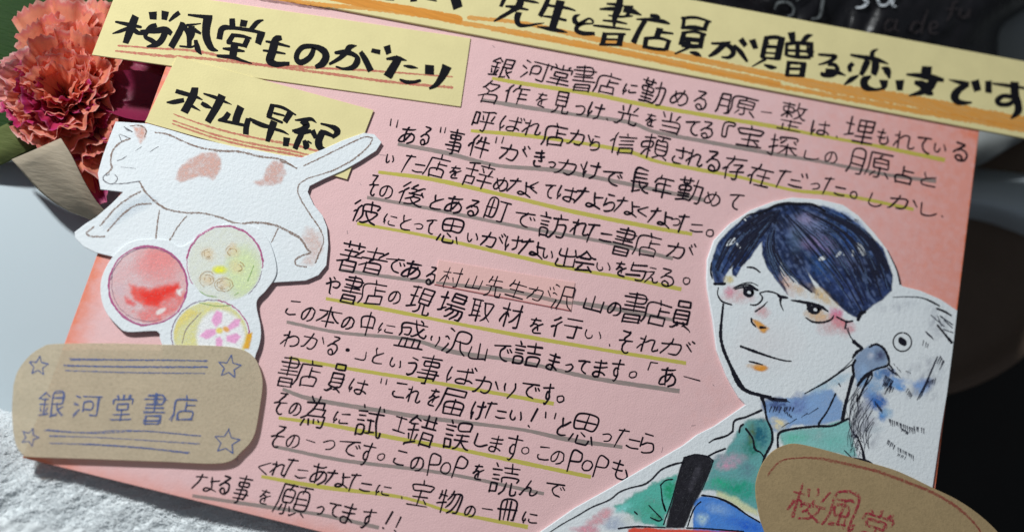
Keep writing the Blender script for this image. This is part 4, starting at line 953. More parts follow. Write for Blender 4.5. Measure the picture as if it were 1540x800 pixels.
# ---- cat
cat_pts = [(154,236),(163,211),(174,183),(204,185),(222,186),(257,196),(297,208),(354,221),(391,227),(426,234),(454,237),(485,225),(516,211),(547,200),(563,202),(574,214),(566,227),(541,243),(516,257),(488,269),(466,280),(463,289),(472,308),(485,324),(492,342),(494,368),(491,399),(479,414),(460,422),(410,425),(300,405),(169,386),(144,380),(126,371),(113,358),(112,349),(129,336),(144,327),(166,308),(185,289),(151,285),(147,261)]
Z_C = .00086
cat = slab('cat_cutout', cat_pts, .00058, Z_C, wc, card)
C7 = (110, 180, 3.2)
pb = ink('brown_pencil', (.27, .17, .13), .62, .42, 2600, .8); pg = ink('grey_pencil', (.16, .15, .17), .66, .42, 2600, .8)
R = Ribbons(Z_C + 3e-5)
for s in [[(395,62,4),(450,70,6),(520,100,6),(600,132,6),(700,150,7),(800,155,7),(900,178,7),(1000,192,6),(1075,235,5)], [(275,92,5),(225,112,6),(190,150,6),(180,200,6),(185,235,6),(160,262,5)],
          [(320,300,6),(345,345,7),(390,390,7),(450,430,7),(540,448,6),(620,450,6),(700,468,6),(790,500,7),(870,495,7),(960,505,8),(1030,535,9),(1090,570,9),(1125,620,8),(1140,640,7),(1100,655,6),(1070,675,6),(1075,700,5),(1120,708,5)],
          [(1110,222,4),(1200,180,5),(1300,130,5),(1400,85,5),(1440,90,5)], [(1120,285,4),(1250,245,5),(1350,190,5),(1420,130,5),(1440,95,4)], [(1125,285,4),(1090,310,5),(1082,350,5),(1110,410,5),(1150,470,5),(1190,530,5),(1205,580,4),(1185,640,5),(1165,690,5)],
          [(325,345,5),(270,375,6),(200,430,6),(130,510,6)], [(375,405,6),(310,410,6),(250,445,7),(165,535,6)], [(100,515,5),(65,545,6),(90,562,6),(150,562,5)], [(415,435,4),(405,500,5),(398,570,5)], [(545,465,4),(500,520,5),(465,580,5)], [(985,525,4),(955,590,4)],
          [(275,30,4),(320,28,5),(350,50,5),(345,85,4)], [(1000,200,5),(1060,225,5)]]:
    R.add([(x, y, w * 1.35) for x, y, w in conv(s, C7)], step=1.5, wj=.35, jit=.4)
R.build('pencil_outline', pb, cat)
R = Ribbons(Z_C + 3.4e-5)
for s in [[(245,35,4),(285,60,5),(250,45,4)], [(220,75,4),(235,110,4)], [(275,92,4),(225,70,4)], [(160,262,5),(145,275,6),(150,295,6),(180,310,6),(205,300,6),(213,280,5),(200,265,4)], [(200,310,5),(260,306,5),(322,296,5)], [(213,198,4),(235,190,5),(258,175,4)],
          [(370,155,3),(410,130,3)], [(300,150,3),(330,130,3)], [(230,228,2),(300,235,2)], [(160,270,4),(175,262,4)]]:
    R.add(conv(s, C7), step=1.5, wj=.25, jit=.2)
R.build('pencil_face', pg, cat)
W0 = (205, 222, 228)
Pt = Paint(112, 182, 576, 426, 1.6, Z_C + 1.4e-5, W0)
cx = lambda p, o: [tuple(q[:2]) for q in conv(p, o)]
g = .35 + .9 * (Pt.noise(5, 3) - .2)
brn = (200, 172, 164)
Pt.over(Pt.poly(cx([(495,285),(510,240),(560,190),(620,165),(690,160),(710,200),(705,250),(670,290),(640,270),(590,275),(520,298)], C7), 5, 4) * g, brn)
Pt.over(Pt.poly(cx([(960,200),(1010,205),(1022,260),(1000,300),(960,315),(900,318),(870,300),(915,285),(930,240)], C7), 5, 4) * g * .9, (200, 172, 165))
Pt.over(Pt.poly(cx([(290,35),(345,40),(350,80),(325,110),(305,70)], C7), 5, 3) * g * .9, (205, 165, 150))
Pt.over(Pt.poly(cx([(1120,520),(1190,540),(1200,620),(1150,700),(1100,690),(1140,640),(1100,570)], C7), 8, 4) * g * .6, (208, 190, 184))
Pt.over(Pt.poly(cx([(250,400),(350,360),(400,390),(330,430),(200,500),(150,520)], C7), 10, 4) * .35, (185, 210, 225))
Pt.build('pencil_shading', cat, crayon_m)

# ---- three round candies
candy_pts = [(235,359),(202,362),(180,375),(162,397),(152,422),(152,447),(160,470),(177,490),(192,499),(236,498),(240,508),(244,520),(250,545),(300,560),(372,550),(386,530),(392,510),(392,490),(386,455),(400,437),(414,417),(416,400),(410,375),(400,355),(385,342),(352,336),(325,341),(300,355),(272,371),(255,362)]
Z_Y = .00118
can = slab('candy_cutout', candy_pts, .00092, Z_Y, wc, card, smooth_outline=True)
C8 = (140, 330, 4)
Pt = Paint(150, 335, 420, 560, 1.0, Z_Y + 1.4e-5, W0)
n5 = Pt.noise(5, 7); n9 = Pt.noise(14, 8); ns = Pt.noise(6, 9, 3, sx=2.6, rot=-.9)
g = .5 + .9 * (n5 - .1)
red = Pt.ell(223, 429, 60, 59, .06)
Pt.over(red * .75 * (.7 + .6 * (ns - .3)), (228, 180, 186))
Pt.over(Pt.ell(240, 400, 45, 38, .6, 0, .6, 3) * red * .55, (226, 140, 142))
Pt.over(Pt.ell(240, 390, 34, 20, .6, -.5, .5, 4) * red * .35, (222, 120, 120))
Pt.over(Pt.poly(cx([(225,395),(260,410),(350,412),(440,400),(515,380),(520,410),(495,430),(500,470),(430,490),(400,520),(300,515),(240,470)], C8), 7, 8, 4) * red * .9, (222, 82, 74))
Pt.over(Pt.poly(cx([(280,440),(400,430),(500,385),(510,415),(420,470),(400,510),(320,505)], C8), 8, 8, 6) * red * .75, (226, 38, 28))
Pt.over(Pt.poly(cx([(190,465),(225,480),(260,510),(240,525),(200,505)], C8), 5, 4, 8) * red * .8, (210, 90, 92))
Pt.over(Pt.poly(cx([(250,560),(350,530),(450,470),(570,440),(590,450),(540,520),(480,570),(380,620),(290,610)], C8), 8, 12, 9) * red * .65 * g, (218, 98, 96))
Pt.over(Pt.ell(180, 437, 10, 14, .8) * .4, (190, 190, 205))
for ex, ey, ra, rb in ((241, 468, 9, 4), (269, 440, 4, 9), (272, 436, 7, 3)): Pt.over(Pt.ell(ex, ey, ra, rb, .5, -.5, .8, 11) * .85, (225, 225, 228))
grn = Pt.ell(338, 397, 57, 57, .06)
Pt.over(grn * .5 * (.6 + .8 * (ns - .2)), (214, 236, 216))
Pt.over(Pt.ell(366, 410, 34, 48, .5) * grn * .6, (196, 234, 170))
Pt.over(Pt.ell(331, 406, 13, 8, .7, 0, .5) * .9, (222, 230, 60))
for ex, ey in ((313, 382), (350, 378), (312, 420), (336, 428), (357, 402)):
    Pt.over(Pt.ell(ex, ey, 15, 13, .7, .3, .7, ex) * .45 * g, (215, 195, 150))
yel = Pt.ell(317, 505, 57, 53, .06)
Pt.over(yel * .75 * (.7 + .6 * (ns - .3)), (222, 222, 150))
Pt.over(Pt.ell(332, 505, 38, 42, .15, 0, .2) * yel, (226, 236, 240))
Pt.over(Pt.poly(cx([(420,640),(560,540),(640,560),(520,640),(480,740),(400,760)], C8), 6, 6) * yel * .5, (212, 205, 110))
for pts in ([(740,550),(780,560),(770,620),(735,645),(710,610)], [(810,640),(850,600),(890,600),(880,640),(820,670)], [(640,700),(680,660),(735,655),(740,690),(680,720)], [(800,700),(860,685),(890,710),(860,745),(805,735)], [(735,720),(765,700),(780,730),(775,765),(740,765)]):
    Pt.over(Pt.poly(cx(pts, C8), 3, 3) * .85, (222, 150, 205))
Pt.over(Pt.ell(330, 497, 7, 6, .5) * .9, (240, 205, 90)); Pt.over(Pt.ell(340, 495, 7, 5, .5, .6) * .9, (228, 160, 60))
Pt.over(Pt.poly(cx([(925,690),(955,680),(950,720),(935,775),(900,775)], C8), 3, 2) * .9, (226, 170, 45))
Pt.build('candy_colouring', can, crayon_m)


def ringR(R, cx_, cy_, rx, ry, a0, a1, w, rng, wob=.8):
    n = 26; R.add([(cx_ + (rx + rng.uniform(-wob, wob)) * math.cos(a0 + (a1 - a0) * i / n), cy_ + (ry + rng.uniform(-wob, wob)) * math.sin(a0 + (a1 - a0) * i / n), w) for i in range(n + 1)], step=1.5, wj=.3)


rg = random.Random(4)
R = Ribbons(Z_Y + 3e-5)
ringR(R, 223, 429, 59, 59, 0, 6.28, 2.2, rg); ringR(R, 223, 429, 58, 58, 4.4, 6.6, 2.2, rg); ringR(R, 223, 430, 60, 60, 1.6, 3.6, 1.6, rg)
ringR(R, 338, 397, 57, 57, 3.3, 6.2, 2.8, rg); ringR(R, 338, 397, 57, 57, 2.6, 3.6, 1.2, rg); ringR(R, 338, 397, 57, 57, -.4, .1, 1.4, rg); ringR(R, 317, 505, 58, 54, 4.9, 6.2, 1.8, rg)
R.build('candy_rim_line', ink('magenta_pencil', (.50, .10, .26), .75, .25, 2200), can)
R = Ribbons(Z_Y + 3.6e-5)
ringR(R, 223, 430, 57, 57, 3.3, 5.8, 1.3, rg); ringR(R, 317, 505, 59, 54, 2.6, 5.0, 1.6, rg); ringR(R, 338, 397, 57, 57, .2, .9, 1.1, rg)
R.add(conv([(535,745,5),(560,660,5),(620,590,5),(650,560,4)], C8), step=1.5, wj=.3)
ringR(R, 223, 429, 55, 54, 1.2, 3.4, .9, rg)
R.build('candy_rim_line', ink('violet_pencil', (.22, .13, .22), .6, .3, 2200), can)
R = Ribbons(Z_Y + 4.2e-5)
for ex, ey in ((313, 382), (350, 378), (312, 420), (336, 428), (357, 402)):
    for k_ in range(7): a_ = rg.uniform(0, 6); q = rg.uniform(4, 11); R.add([(ex + q * math.cos(a_ + t_ * .5), ey + q * .85 * math.sin(a_ + t_ * .5), .8) for t_ in range(3)], step=1.5)
ringR(R, 336, 428, 14, 10, 0, 6.28, 1, rg); ringR(R, 312, 420, 12, 12, 2, 5.5, 1, rg)
R.build('blossom_line', ink('ochre_pencil', (.50, .32, .14), .6, .3, 2200), can)
R = Ribbons(Z_Y + 4.4e-5)
for s in ([(640,430),(680,455),(740,465)], [(850,455),(875,440)], [(930,370),(950,320),(965,280)], [(640,500),(740,520),(830,515)]): R.add([(*q, 6) for q in s] and conv([(*q, 6) for q in s], C8), step=1.5, wj=.3)
R.build('green_line', ink('green_pencil', (.30, .48, .16), .6, .3, 2200), can)

# ---- man with glasses and a parrot
CA, CB, CC, CD, CE, CF = (1050, 290, 3.81), (1060, 400, 4), (1260, 400, 4), (1060, 560, 3.333), (1240, 560, 4.445), (820, 640, 5)
por_pts = [(700,870),(790,815),(865,763),(917,734),(983,695),(1028,669),(1049,653),(1075,640),(1122,608),(1112,598),(1104,585),(1093,565),(1078,526),(1072,479),(1064,434),(1063,418),(1064,390),(1074,361),(1097,337),(1129,316),(1163,303),(1192,297),(1234,300),(1268,308),(1291,324),(1315,350),(1336,377),(1347,398),(1353,424),(1357,430),(1385,437),(1415,450),(1440,467),(1435,512),(1425,590),(1415,650),(1403,733),(1390,860),(1300,900),(900,900)]
Z_P = .0007
por = slab('portrait_cutout', por_pts, 2.9e-5, Z_P, wc, card)
WR = (178, 192, 202)
Pt = Paint(780, 296, 1442, 812, 1.25, Z_P + 1.4e-5, WR)
nf = Pt.noise(4, 21); nm = Pt.noise(16, 22); nl = Pt.noise(60, 23); st_ = Pt.noise(5, 24, 3, sx=3.5, rot=.9)
hair = [(75,440),(85,360),(120,280),(180,210),(260,150),(350,100),(450,70),(540,60),(720,78),(850,130),(980,235),(1060,320),(1112,470),(1110,560),(1060,605),(1000,640),(920,718),(860,690),(780,620),(700,540),(620,440),(540,350),(440,290),(375,270),(350,300),(300,370),(250,420),(215,482),(193,470),(200,400),(160,460),(140,520),(95,525)]
B1 = [(370,265),(365,350),(400,430),(450,500),(515,585),(485,500),(468,420),(455,330),(440,270)]
B2 = [(440,280),(460,370),(500,440),(580,520),(690,588),(645,490),(600,400),(540,300)]
Pt.over(Pt.poly(cx([(720,80),(850,125),(930,185),(960,215),(880,230),(800,160)], CA), 8, 6) * .7, (95, 125, 175))
hm = np.maximum.reduce([Pt.poly(cx(q, CA), 2.2, 3) for q in (hair, B1, B2)])
hc = Pt.albedo((30, 46, 84)) * (.35 + 1.3 * nm[..., None]) * (.5 + 1.0 * st_[..., None]) * (.55 + .9 * nf[..., None])
Pt.over(hm, hc)
def hblob(x, y, rx, ry, c, a, rot=0, sd=1):
    x, y = x / 3.81 + 1050, y / 3.81 + 290
    Pt.over(Pt.ell(x, y, rx / 3.81, ry / 3.81, .8, rot, .9, sd) * hm * a * (.55 + .9 * nf), c)
hblob(640, 200, 150, 90, (92, 108, 148), .8, 0, 2); hblob(700, 300, 130, 70, (118, 112, 156), .8, .2, 3); hblob(870, 230, 190, 110, (45, 82, 150), .8, .5, 4); hblob(630, 150, 90, 40, (125, 125, 165), .6)
hblob(700, 400, 120, 120, (40, 78, 140), .7, .8, 5); hblob(960, 330, 110, 80, (60, 92, 145), .6, .7, 6); hblob(870, 390, 120, 60, (80, 88, 125), .6, .3, 7); hblob(1000, 480, 130, 140, (16, 22, 46), .9, 0, 8)
hblob(300, 180, 180, 60, (14, 16, 26), .9, -.7, 9); hblob(440, 180, 120, 90, (22, 24, 36), .8, 0, 10); hblob(150, 330, 80, 130, (38, 62, 112), .6, .4, 12); hblob(240, 380, 60, 80, (35, 62, 120), .7, .4, 13)
hblob(560, 380, 110, 60, (24, 30, 50), .8, .9, 14); hblob(850, 540, 170, 80, (38, 58, 110), .7, .6, 15); hblob(920, 590, 120, 60, (30, 42, 80), .7, .5, 16); hblob(110, 420, 40, 90, (55, 85, 130), .7, .1, 17); hblob(420, 420, 40, 130, (30, 44, 76), .7, -.3, 18)
hblob(560, 260, 60, 100, (70, 95, 125), .6, 0, 19)
def fb(org, x, y, rx, ry, c, a, rot=0, sd=1, soft=.8, w=.7):
    s = org[2]; Pt.over(Pt.ell(x / s + org[0], y / s + org[1], rx / s, ry / s, soft, rot, w, sd) * a * np.clip(.05 + 1.9 * nf, 0, 1.5), c)
fine = Pt.noise(3.0, 91, 2, sx=6, rot=1.0) * .6 + Pt.noise(5, 92, 2, sx=1.3) * .4
Pt.over(hm * np.clip((fine - .56) * 4, 0, .42), (88, 112, 158)); Pt.over(hm * np.clip((.44 - fine) * 5, 0, .7), (12, 16, 30))
fb_soft = Pt.ell(1150, 520, 70, 60, 1.0, 0, .4, 3); Pt.over(fb_soft * .10, (190, 170, 172))
# cheeks, skin accents
fb(CB, 200, 180, 110, 60, (205, 165, 175), .55, 0, 3); fb(CB, 150, 150, 45, 40, (205, 130, 155), .55, 0, 4); fb(CB, 350, 275, 60, 45, (205, 160, 170), .6, 0, 5)
fb(CB, 680, 300, 110, 45, (205, 165, 140), .75, .2, 6); fb(CB, 790, 290, 50, 60, (215, 110, 150), .7, .5, 7); fb(CB, 820, 345, 100, 50, (205, 120, 135), .75, .5, 8); fb(CB, 760, 370, 120, 60, (200, 165, 175), .5, .3, 9)
fb(CB, 490, 100, 40, 90, (215, 165, 160), .7, -.5, 10); fb(CB, 700, 180, 130, 45, (215, 170, 135), .7, .6, 11); fb(CB, 560, 140, 80, 40, (215, 175, 160), .6, .6, 12); fb(CB, 145, 80, 40, 30, (220, 180, 130), .7, 0, 13)
Pt.over(Pt.poly(cx([(285,318),(320,330),(350,345),(385,375),(360,400),(335,395),(310,360)], CB), 4, 4) * .9, (215, 140, 70))
Pt.over(Pt.ell(1060 + 330 / 4, 400 + 612 / 4, 14, 6, .5, .05, .5) * .95, (222, 132, 50)); fb(CB, 300, 600, 60, 18, (220, 160, 120), .5)
# neck wash
nk = Pt.poly(cx([(292,150),(340,130),(480,130),(560,85),(640,90),(690,150),(690,235),(560,262),(440,262),(385,290),(345,290),(315,230)], CD), 5, 5)
Pt.over(nk * .85 * (.7 + .6 * nm), (110, 150, 200)); fb(CD, 370, 175, 90, 50, (55, 75, 125), .9, .2, 4); fb(CD, 470, 160, 70, 60, (85, 110, 165), .7, .5, 5)
fb(CD, 370, 255, 55, 40, (225, 185, 155), .95, 0, 6); fb(CD, 300, 270, 20, 50, (190, 145, 140), .6, .3, 7); fb(CD, 620, 60, 150, 30, (150, 185, 215), .6, -.4, 8)
# green jacket
jk = Pt.poly(cx([(190,255),(250,235),(325,245),(340,350),(290,450),(275,560),(256,690),(160,650),(60,590),(0,585),(0,560),(40,440),(110,400)], CD), 7, 8)
Pt.over(jk * (.5 + .9 * nm), (82, 145, 152))
for x, y, rx, ry, c, a in ((270,310,75,80,(28,88,110),.95),(230,380,60,60,(40,110,105),.8),(150,580,110,60,(30,135,115),.9),(70,550,60,40,(40,150,125),.8),(220,600,50,70,(45,140,130),.8),(130,440,90,50,(150,140,165),.7),(100,470,70,30,(190,130,165),.45),(230,300,30,70,(75,100,60),.6),(210,490,50,60,(80,110,130),.6)):
    fb(CD, x, y, rx, ry, c, a, 0, int(x))
Pt.over(Pt.poly(cx([(60,590),(160,625),(260,690),(262,715),(200,690),(120,640),(60,615)], CD), 5, 5) * .75, (200, 210, 165))
tl = Pt.poly(cx([(382,300),(450,285),(560,275),(715,240),(735,300),(755,420),(640,400),(480,370),(400,380)], CD), 5, 6)
Pt.over(tl * (.5 + .9 * nm), (110, 170, 175)); fb(CD, 450, 330, 90, 45, (85, 165, 155), .7, 0, 4); fb(CD, 650, 350, 90, 45, (95, 165, 165), .6, 0, 6)
# blue shirt, lower left
bl = Pt.poly(cx([(0,618),(80,636),(150,672),(215,715),(280,755),(330,830),(-60,830),(-50,640)], CD), 3, 4)
Pt.over(bl * .95 * (.8 + .4 * nf), (62, 118, 198)); fb(CD, 60, 680, 90, 40, (120, 160, 205), .6, .3, 3); fb(CD, 200, 760, 110, 40, (30, 85, 190), .8, .3, 5)
# coat front left
gr = Pt.poly(cx([(520,600),(640,540),(720,490),(800,450),(870,400),(990,370),(965,540),(885,750),(780,740),(690,720),(640,660)], CF), 6, 10)
Pt.over(gr * (.5 + .9 * nm), (72, 158, 152)); fb(CF, 930, 480, 70, 110, (30, 135, 105), .9, 0, 3); fb(CF, 800, 620, 120, 80, (60, 145, 130), .7, 0, 4); fb(CF, 840, 690, 60, 40, (40, 110, 80), .7, 0, 5); fb(CF, 580, 620, 90, 40, (110, 190, 195), .8, -.4, 6)
fb(CF, 400, 700, 150, 55, (215, 150, 165), .8, -.6, 7); fb(CF, 300, 780, 120, 40, (205, 140, 160), .7, 0, 8); fb(CF, 520, 730, 110, 60, (150, 170, 195), .7, 0, 9); fb(CF, 640, 700, 80, 50, (180, 200, 205), .6, 0, 10); fb(CF, 1180, 700, 60, 60, (160, 195, 205), .6, 0, 11)
Pt.over(Pt.poly(cx([(620,772),(760,768),(900,778),(1200,785),(1480,795),(1480,900),(620,900)], CF), 3, 4) * .95 * (.8 + .4 * nf), (208, 72, 58))
# parrot
bk = Pt.poly(cx([(150,505),(195,480),(240,472),(290,510),(305,560),(290,600),(240,612),(190,645),(150,680),(125,712),(100,650),(95,580),(115,530)], CC), 4, 4)
Pt.over(bk * .9 * (.6 + .8 * nm), (112, 140, 176)); fb(CC, 255, 535, 50, 50, (60, 72, 105), .9, 0, 4); fb(CC, 150, 620, 40, 50, (120, 155, 195), .8, 0, 5); fb(CC, 200, 540, 30, 30, (160, 175, 195), .6)
for x, y, rx, ry, c, a in ((250,650,60,55,(80,130,185),.8),(330,700,70,40,(95,145,200),.8),(300,640,50,40,(70,105,160),.7),(380,730,40,30,(80,140,215),.7),(500,720,60,45,(110,150,210),.7),(540,700,50,40,(95,125,180),.7),(200,770,60,40,(60,120,190),.6)):
    fb(CC, x, y, rx, ry, c, a, 0, int(x))
for x, y, rx, ry, c, a in ((350,200,80,70,(45,95,170),.95),(300,130,60,60,(90,130,185),.7),(250,60,60,50,(95,140,190),.6),(480,60,110,35,(120,155,205),.6),(640,110,60,60,(95,140,200),.6),(390,290,40,50,(60,120,190),.8),(330,100,90,60,(120,160,200),.6),(300,330,80,70,(165,180,198),.6),(330,380,90,30,(170,190,205),.5),(420,270,60,40,(130,170,205),.6),(280,210,40,70,(140,155,178),.5)):
    fb(CE, x, y, rx, ry, c, a, 0, int(x))
sw = np.clip(Pt.noise(5, 77, 3, sx=2.5, rot=1.9) * 2 - .6, 0, 1)
for x, y, rx, ry, a in ((760,150,40,130,.75),(790,260,45,110,.75),(745,330,40,100,.7),(835,330,50,60,.45)):
    Pt.over(Pt.ell(x / 3.333 + 1060, y / 3.333 + 560, rx / 3.333, ry / 3.333, .9, 0, .6, x) * a * sw, (112, 122, 142))
for x, y, rx, ry, a in ((560,640,90,120,.6),(600,330,90,120,.5),(450,640,120,60,.4),(330,250,150,50,.35),(480,760,160,60,.45),(430,230,60,30,.3),(250,760,120,50,.6)):
    Pt.over(Pt.ell(x / 4 + 1260, y / 4 + 400, rx / 4, ry / 4, .9, 0, .6, x) * a * sw, (135, 148, 165))
# black grip
bkp = Pt.poly(cx([(1045,240),(1130,212),(1220,228),(1260,265),(1240,330),(1180,480),(1110,610),(1045,765),(905,765),(960,530),(1010,330)], CF), 2.5, 2)
Pt.over(bkp, Pt.albedo((26, 28, 36)) * (.5 + 1.0 * Pt.noise(6, 41, 3, sx=.4, rot=.35)[..., None]))
fb(CF, 1120, 400, 35, 150, (72, 76, 90), .45, .35, 6)
Pt.build('watercolour_painting', por, paint_m)

pi = ink('drawing_ink', (.010, .010, .018), .96, .06, 3000); pif = ink('fine_ink', (.020, .022, .045), .8, .2, 3000)
R = Ribbons(Z_P + 4e-5)


def lines(R, org, L, jit=.15, wj=.2):
    for s in L: R.add([(x, y, w * 1.3 + .15) for x, y, w in conv(s, org)], step=1.5, wj=wj, jit=jit)


lines(R, CB, [[(58,108,10),(120,106,14)], [(82,130,4),(76,165,5),(95,205,8),(125,222,8),(162,233,6)], [(330,165,6),(346,190,8),(335,215,8),(305,234,8),(272,232,5)], [(333,160,5),(380,152,7),(430,165,8),(452,183,16),(497,190,10)],
  [(456,190,14),(455,225,8),(472,268,3)], [(376,214,3),(345,245,7),(303,273,7)], [(607,310,5),(650,335,9),(710,338,9),(758,322,9),(776,298,5)], [(520,206,6),(580,212,9),(640,225,10),(700,243,12),(742,274,6)],
  [(792,305,8),(850,333,9),(890,330,6)], [(850,340,9),(843,376,7)], [(170,135,3),(220,117,6),(270,113,7),(320,145,7)], [(175,128,2),(230,105,4),(280,100,4),(320,118,3)],
  [(248,160,14),(238,140,8)], [(280,315,9),(284,340,8),(306,364,6)], [(335,368,12),(365,370,8)], [(216,482,9),(300,513,12),(400,547,8),(470,566,6),(520,572,5)], [(265,572,5),(300,580,8),(345,592,5)],
  [(110,230,9),(100,330,12),(95,420,14),(112,500,14),(150,590,15),(200,690,20),(240,742,18),(300,765,12),(395,786,10)], [(898,455,18),(925,478,16),(948,495,10),(915,515,14),(890,550,10)],
  [(905,565,10),(890,600,12),(895,660,12),(870,740,9),(855,800,9)], [(962,275,14),(935,288,18),(922,322,16)], [(885,590,4),(780,660,8),(720,700,8),(600,766,4)], [(850,370,4),(870,415,3),(890,450,3)]])
# eyes
for ex, ey, s_ in ((266, 156, 1.0), (664, 258, 1.0)):
    n = 18; R.add(conv([(ex + 25 * math.cos(i * 6.3 / n) * .82, ey + 2 + 20 * math.sin(i * 6.3 / n), 21) for i in range(n + 1)], CB), step=1)
lines(R, CB, [[(180,140,4),(225,128,8),(270,126,10),(318,146,7)], [(540,210,5),(610,222,9),(660,228,11),(725,262,8)]])
lines(R, CB, [[(238,132,10),(240,165,14),(256,180,10)], [(625,225,22),(630,262,20),(650,284,10)], [(690,240,10),(698,262,8)]])
lines(R, CA, [[(215,200,4),(280,130,5),(370,110,8),(440,75,13),(500,62,14),(570,64,14),(655,68,12),(725,104,11)], [(820,115,4),(870,160,6),(880,185,4)], [(1085,330,3),(1115,390,5),(1140,450,5),(1156,522,6)],
  [(90,520,9),(152,522,9)], [(75,400,5),(72,450,7),(80,490,5)], [(280,425,5),(320,430,8),(355,455,5)]])
lines(R, CD, [[(140,0,12),(170,60,13),(215,95,12),(280,115,9),(340,130,9),(405,138,12)], [(285,122,14),(300,170,9),(310,230,8),(335,290,9),(335,350,9),(300,420,8),(285,482,7)], [(368,392,7),(365,330,8),(380,297,9),(450,280,8),(560,268,8),(640,265,8),(718,230,7)],
  [(655,106,6),(615,190,6),(575,248,7),(570,270,9)], [(740,20,13),(720,100,12),(702,170,12),(690,235,14)], [(285,187,8),(210,220,7),(150,240,7),(140,285,6)], [(140,292,6),(110,315,6),(55,330,4),(20,350,3)], [(192,258,7),(178,270,7),(172,298,6)],
  [(15,420,4),(50,400,6),(102,380,6)], [(205,280,7),(240,330,7),(250,380,8),(280,400,5),(297,425,7)], [(830,0,7),(765,140,6),(765,110,4)], [(760,312,5),(785,370,7),(800,440,12)], [(750,430,7),(800,438,9),(838,455,7)],
  [(-10,612,4),(80,630,5),(150,665,5),(210,710,5),(275,748,5)], [(835,5,8),(800,25,8),(765,65,9)]])
lines(R, CF, [[(30,800,3),(130,735,4),(250,668,5),(350,610,6),(480,555,6),(560,495,7),(650,462,7),(740,440,8),(800,400,8),(870,330,8),(960,290,9),(1042,270,8)], [(865,445,5),(905,408,6),(960,400,5)], [(868,440,5),(880,560,8),(905,640,9),(890,580,4)],
  [(780,598,6),(840,660,7),(872,692,6)], [(672,645,10),(690,662,7)], [(790,688,6),(850,712,8),(880,700,4)], [(548,770,8),(620,760,8),(700,755,9),(800,758,6),(900,762,6)], [(1060,765,6),(1200,770,6),(1490,792,7)], [(1175,522,6),(1280,535,7),(1400,590,6),(1510,662,6)],
  [(1168,570,8),(1135,600,6),(1105,650,8),(1070,755,6)], [(1225,225,7),(1280,200,8),(1350,172,9)], [(1272,105,4),(1340,85,7),(1412,40,7)], [(1042,240,9),(1130,215,7),(1222,232,8),(1262,262,10)], [(1262,262,8),(1240,330,5),(1180,480,4)], [(1040,250,5),(1000,380,5),(960,530,6),(890,740,7)]])
lines(R, CC, [[(190,487,9),(230,470,10),(275,495,11),(303,550,12),(300,595,10),(225,620,9),(160,660,9),(120,715,12)], [(308,590,8),(332,622,8)], [(205,632,6),(205,665,6),(180,705,6),(150,740,5),(122,800,5)],
  [(95,575,5),(90,620,9),(98,660,10)], [(595,255,9),(640,272,9),(680,296,8)], [(600,356,8),(640,405,9),(684,458,14)], [(520,195,5),(560,212,8),(612,240,6)]])
for rr, w_, c_ in ((1, 9, 0),):
    n = 22; R.add(conv([(388 + 55 * math.cos(i * 6.1 / n - 1.4), 456 + 56 * math.sin(i * 6.1 / n - 1.4), 8) for i in range(n + 1)], CC), step=1.2)
R.add(conv([(383, 450, 40), (395, 458, 40)], CC), step=1); R.add(conv([(378, 440, 30), (400, 466, 30)], CC), step=1)
R.build('ink_drawing', pi, por)
R = Ribbons(Z_P + 5.2e-5); rg = random.Random(12)
lines(R, CC, [[(330,187,3),(420,185,4),(500,190,5),(560,212,5)], [(60,370,3),(75,420,4),(100,455,3)], [(560,295,4),(640,362,4)], [(615,300,6),(690,352,5)], [(640,325,5),(690,372,4)], [(600,300,4),(625,360,4)], [(635,380,4),(692,400,4)],
  [(0,640,3),(50,600,4),(90,560,3)], [(200,470,4),(210,480,3)]])
def hatch(org, x0, y0, x1, y1, n, dx, dy, w, v=.35):
    for i in range(n):
        t = (i + rg.uniform(-.3, .3)) / max(1, n - 1); x = x0 + (x1 - x0) * t; y = y0 + (y1 - y0) * t; q = 1 + rg.uniform(-v, v)
        R.add(conv([(x, y, w * 1.35), (x + dx * q, y + dy * q, w * .6)], org), step=1.5)
hatch(CC, 600, 545, 560, 640, 9, -22, 40, 6); hatch(CC, 620, 545, 640, 575, 4, -20, 38, 6); hatch(CC, 560, 640, 500, 760, 12, -20, 38, 6); hatch(CC, 530, 395, 560, 420, 5, 14, 20, 6); hatch(CC, 520, 450, 545, 470, 3, -6, 26, 4)
hatch(CC, 300, 610, 350, 640, 5, 26, 30, 5); hatch(CC, 290, 660, 330, 690, 7, -16, 34, 5); hatch(CC, 330, 690, 300, 730, 5, -12, 28, 5); hatch(CC, 410, 630, 432, 640, 3, 3, 6, 5); hatch(CC, 340, 590, 372, 625, 3, 8, 14, 4)
hatch(CE, 430, 310, 600, 375, 15, 2, 30, 6); hatch(CE, 600, 360, 660, 372, 5, 0, 26, 6); hatch(CE, 520, 375, 560, 400, 6, -4, 14, 6); hatch(CE, 425, 450, 470, 485, 5, -10, 26, 6); hatch(CE, 490, 500, 595, 555, 10, 0, 26, 5); hatch(CE, 495, 540, 540, 560, 5, -8, 14, 4)
hatch(CE, 340, 195, 380, 245, 6, 4, 26, 6); hatch(CE, 400, 60, 460, 100, 8, -14, 34, 6); hatch(CE, 560, 110, 585, 150, 5, -14, 24, 5); hatch(CE, 700, 40, 650, 150, 10, -14, 22, 5); hatch(CE, 690, 60, 740, 40, 6, -10, 40, 5)
# dark neck strokes
hatch(CD, 320, 130, 400, 135, 9, 24, 14, 5); hatch(CD, 330, 170, 450, 175, 8, -10, 24, 5); hatch(CD, 400, 190, 430, 215, 4, 5, 14, 5); hatch(CD, 560, 180, 420, 250, 4, -40, 26, 3)
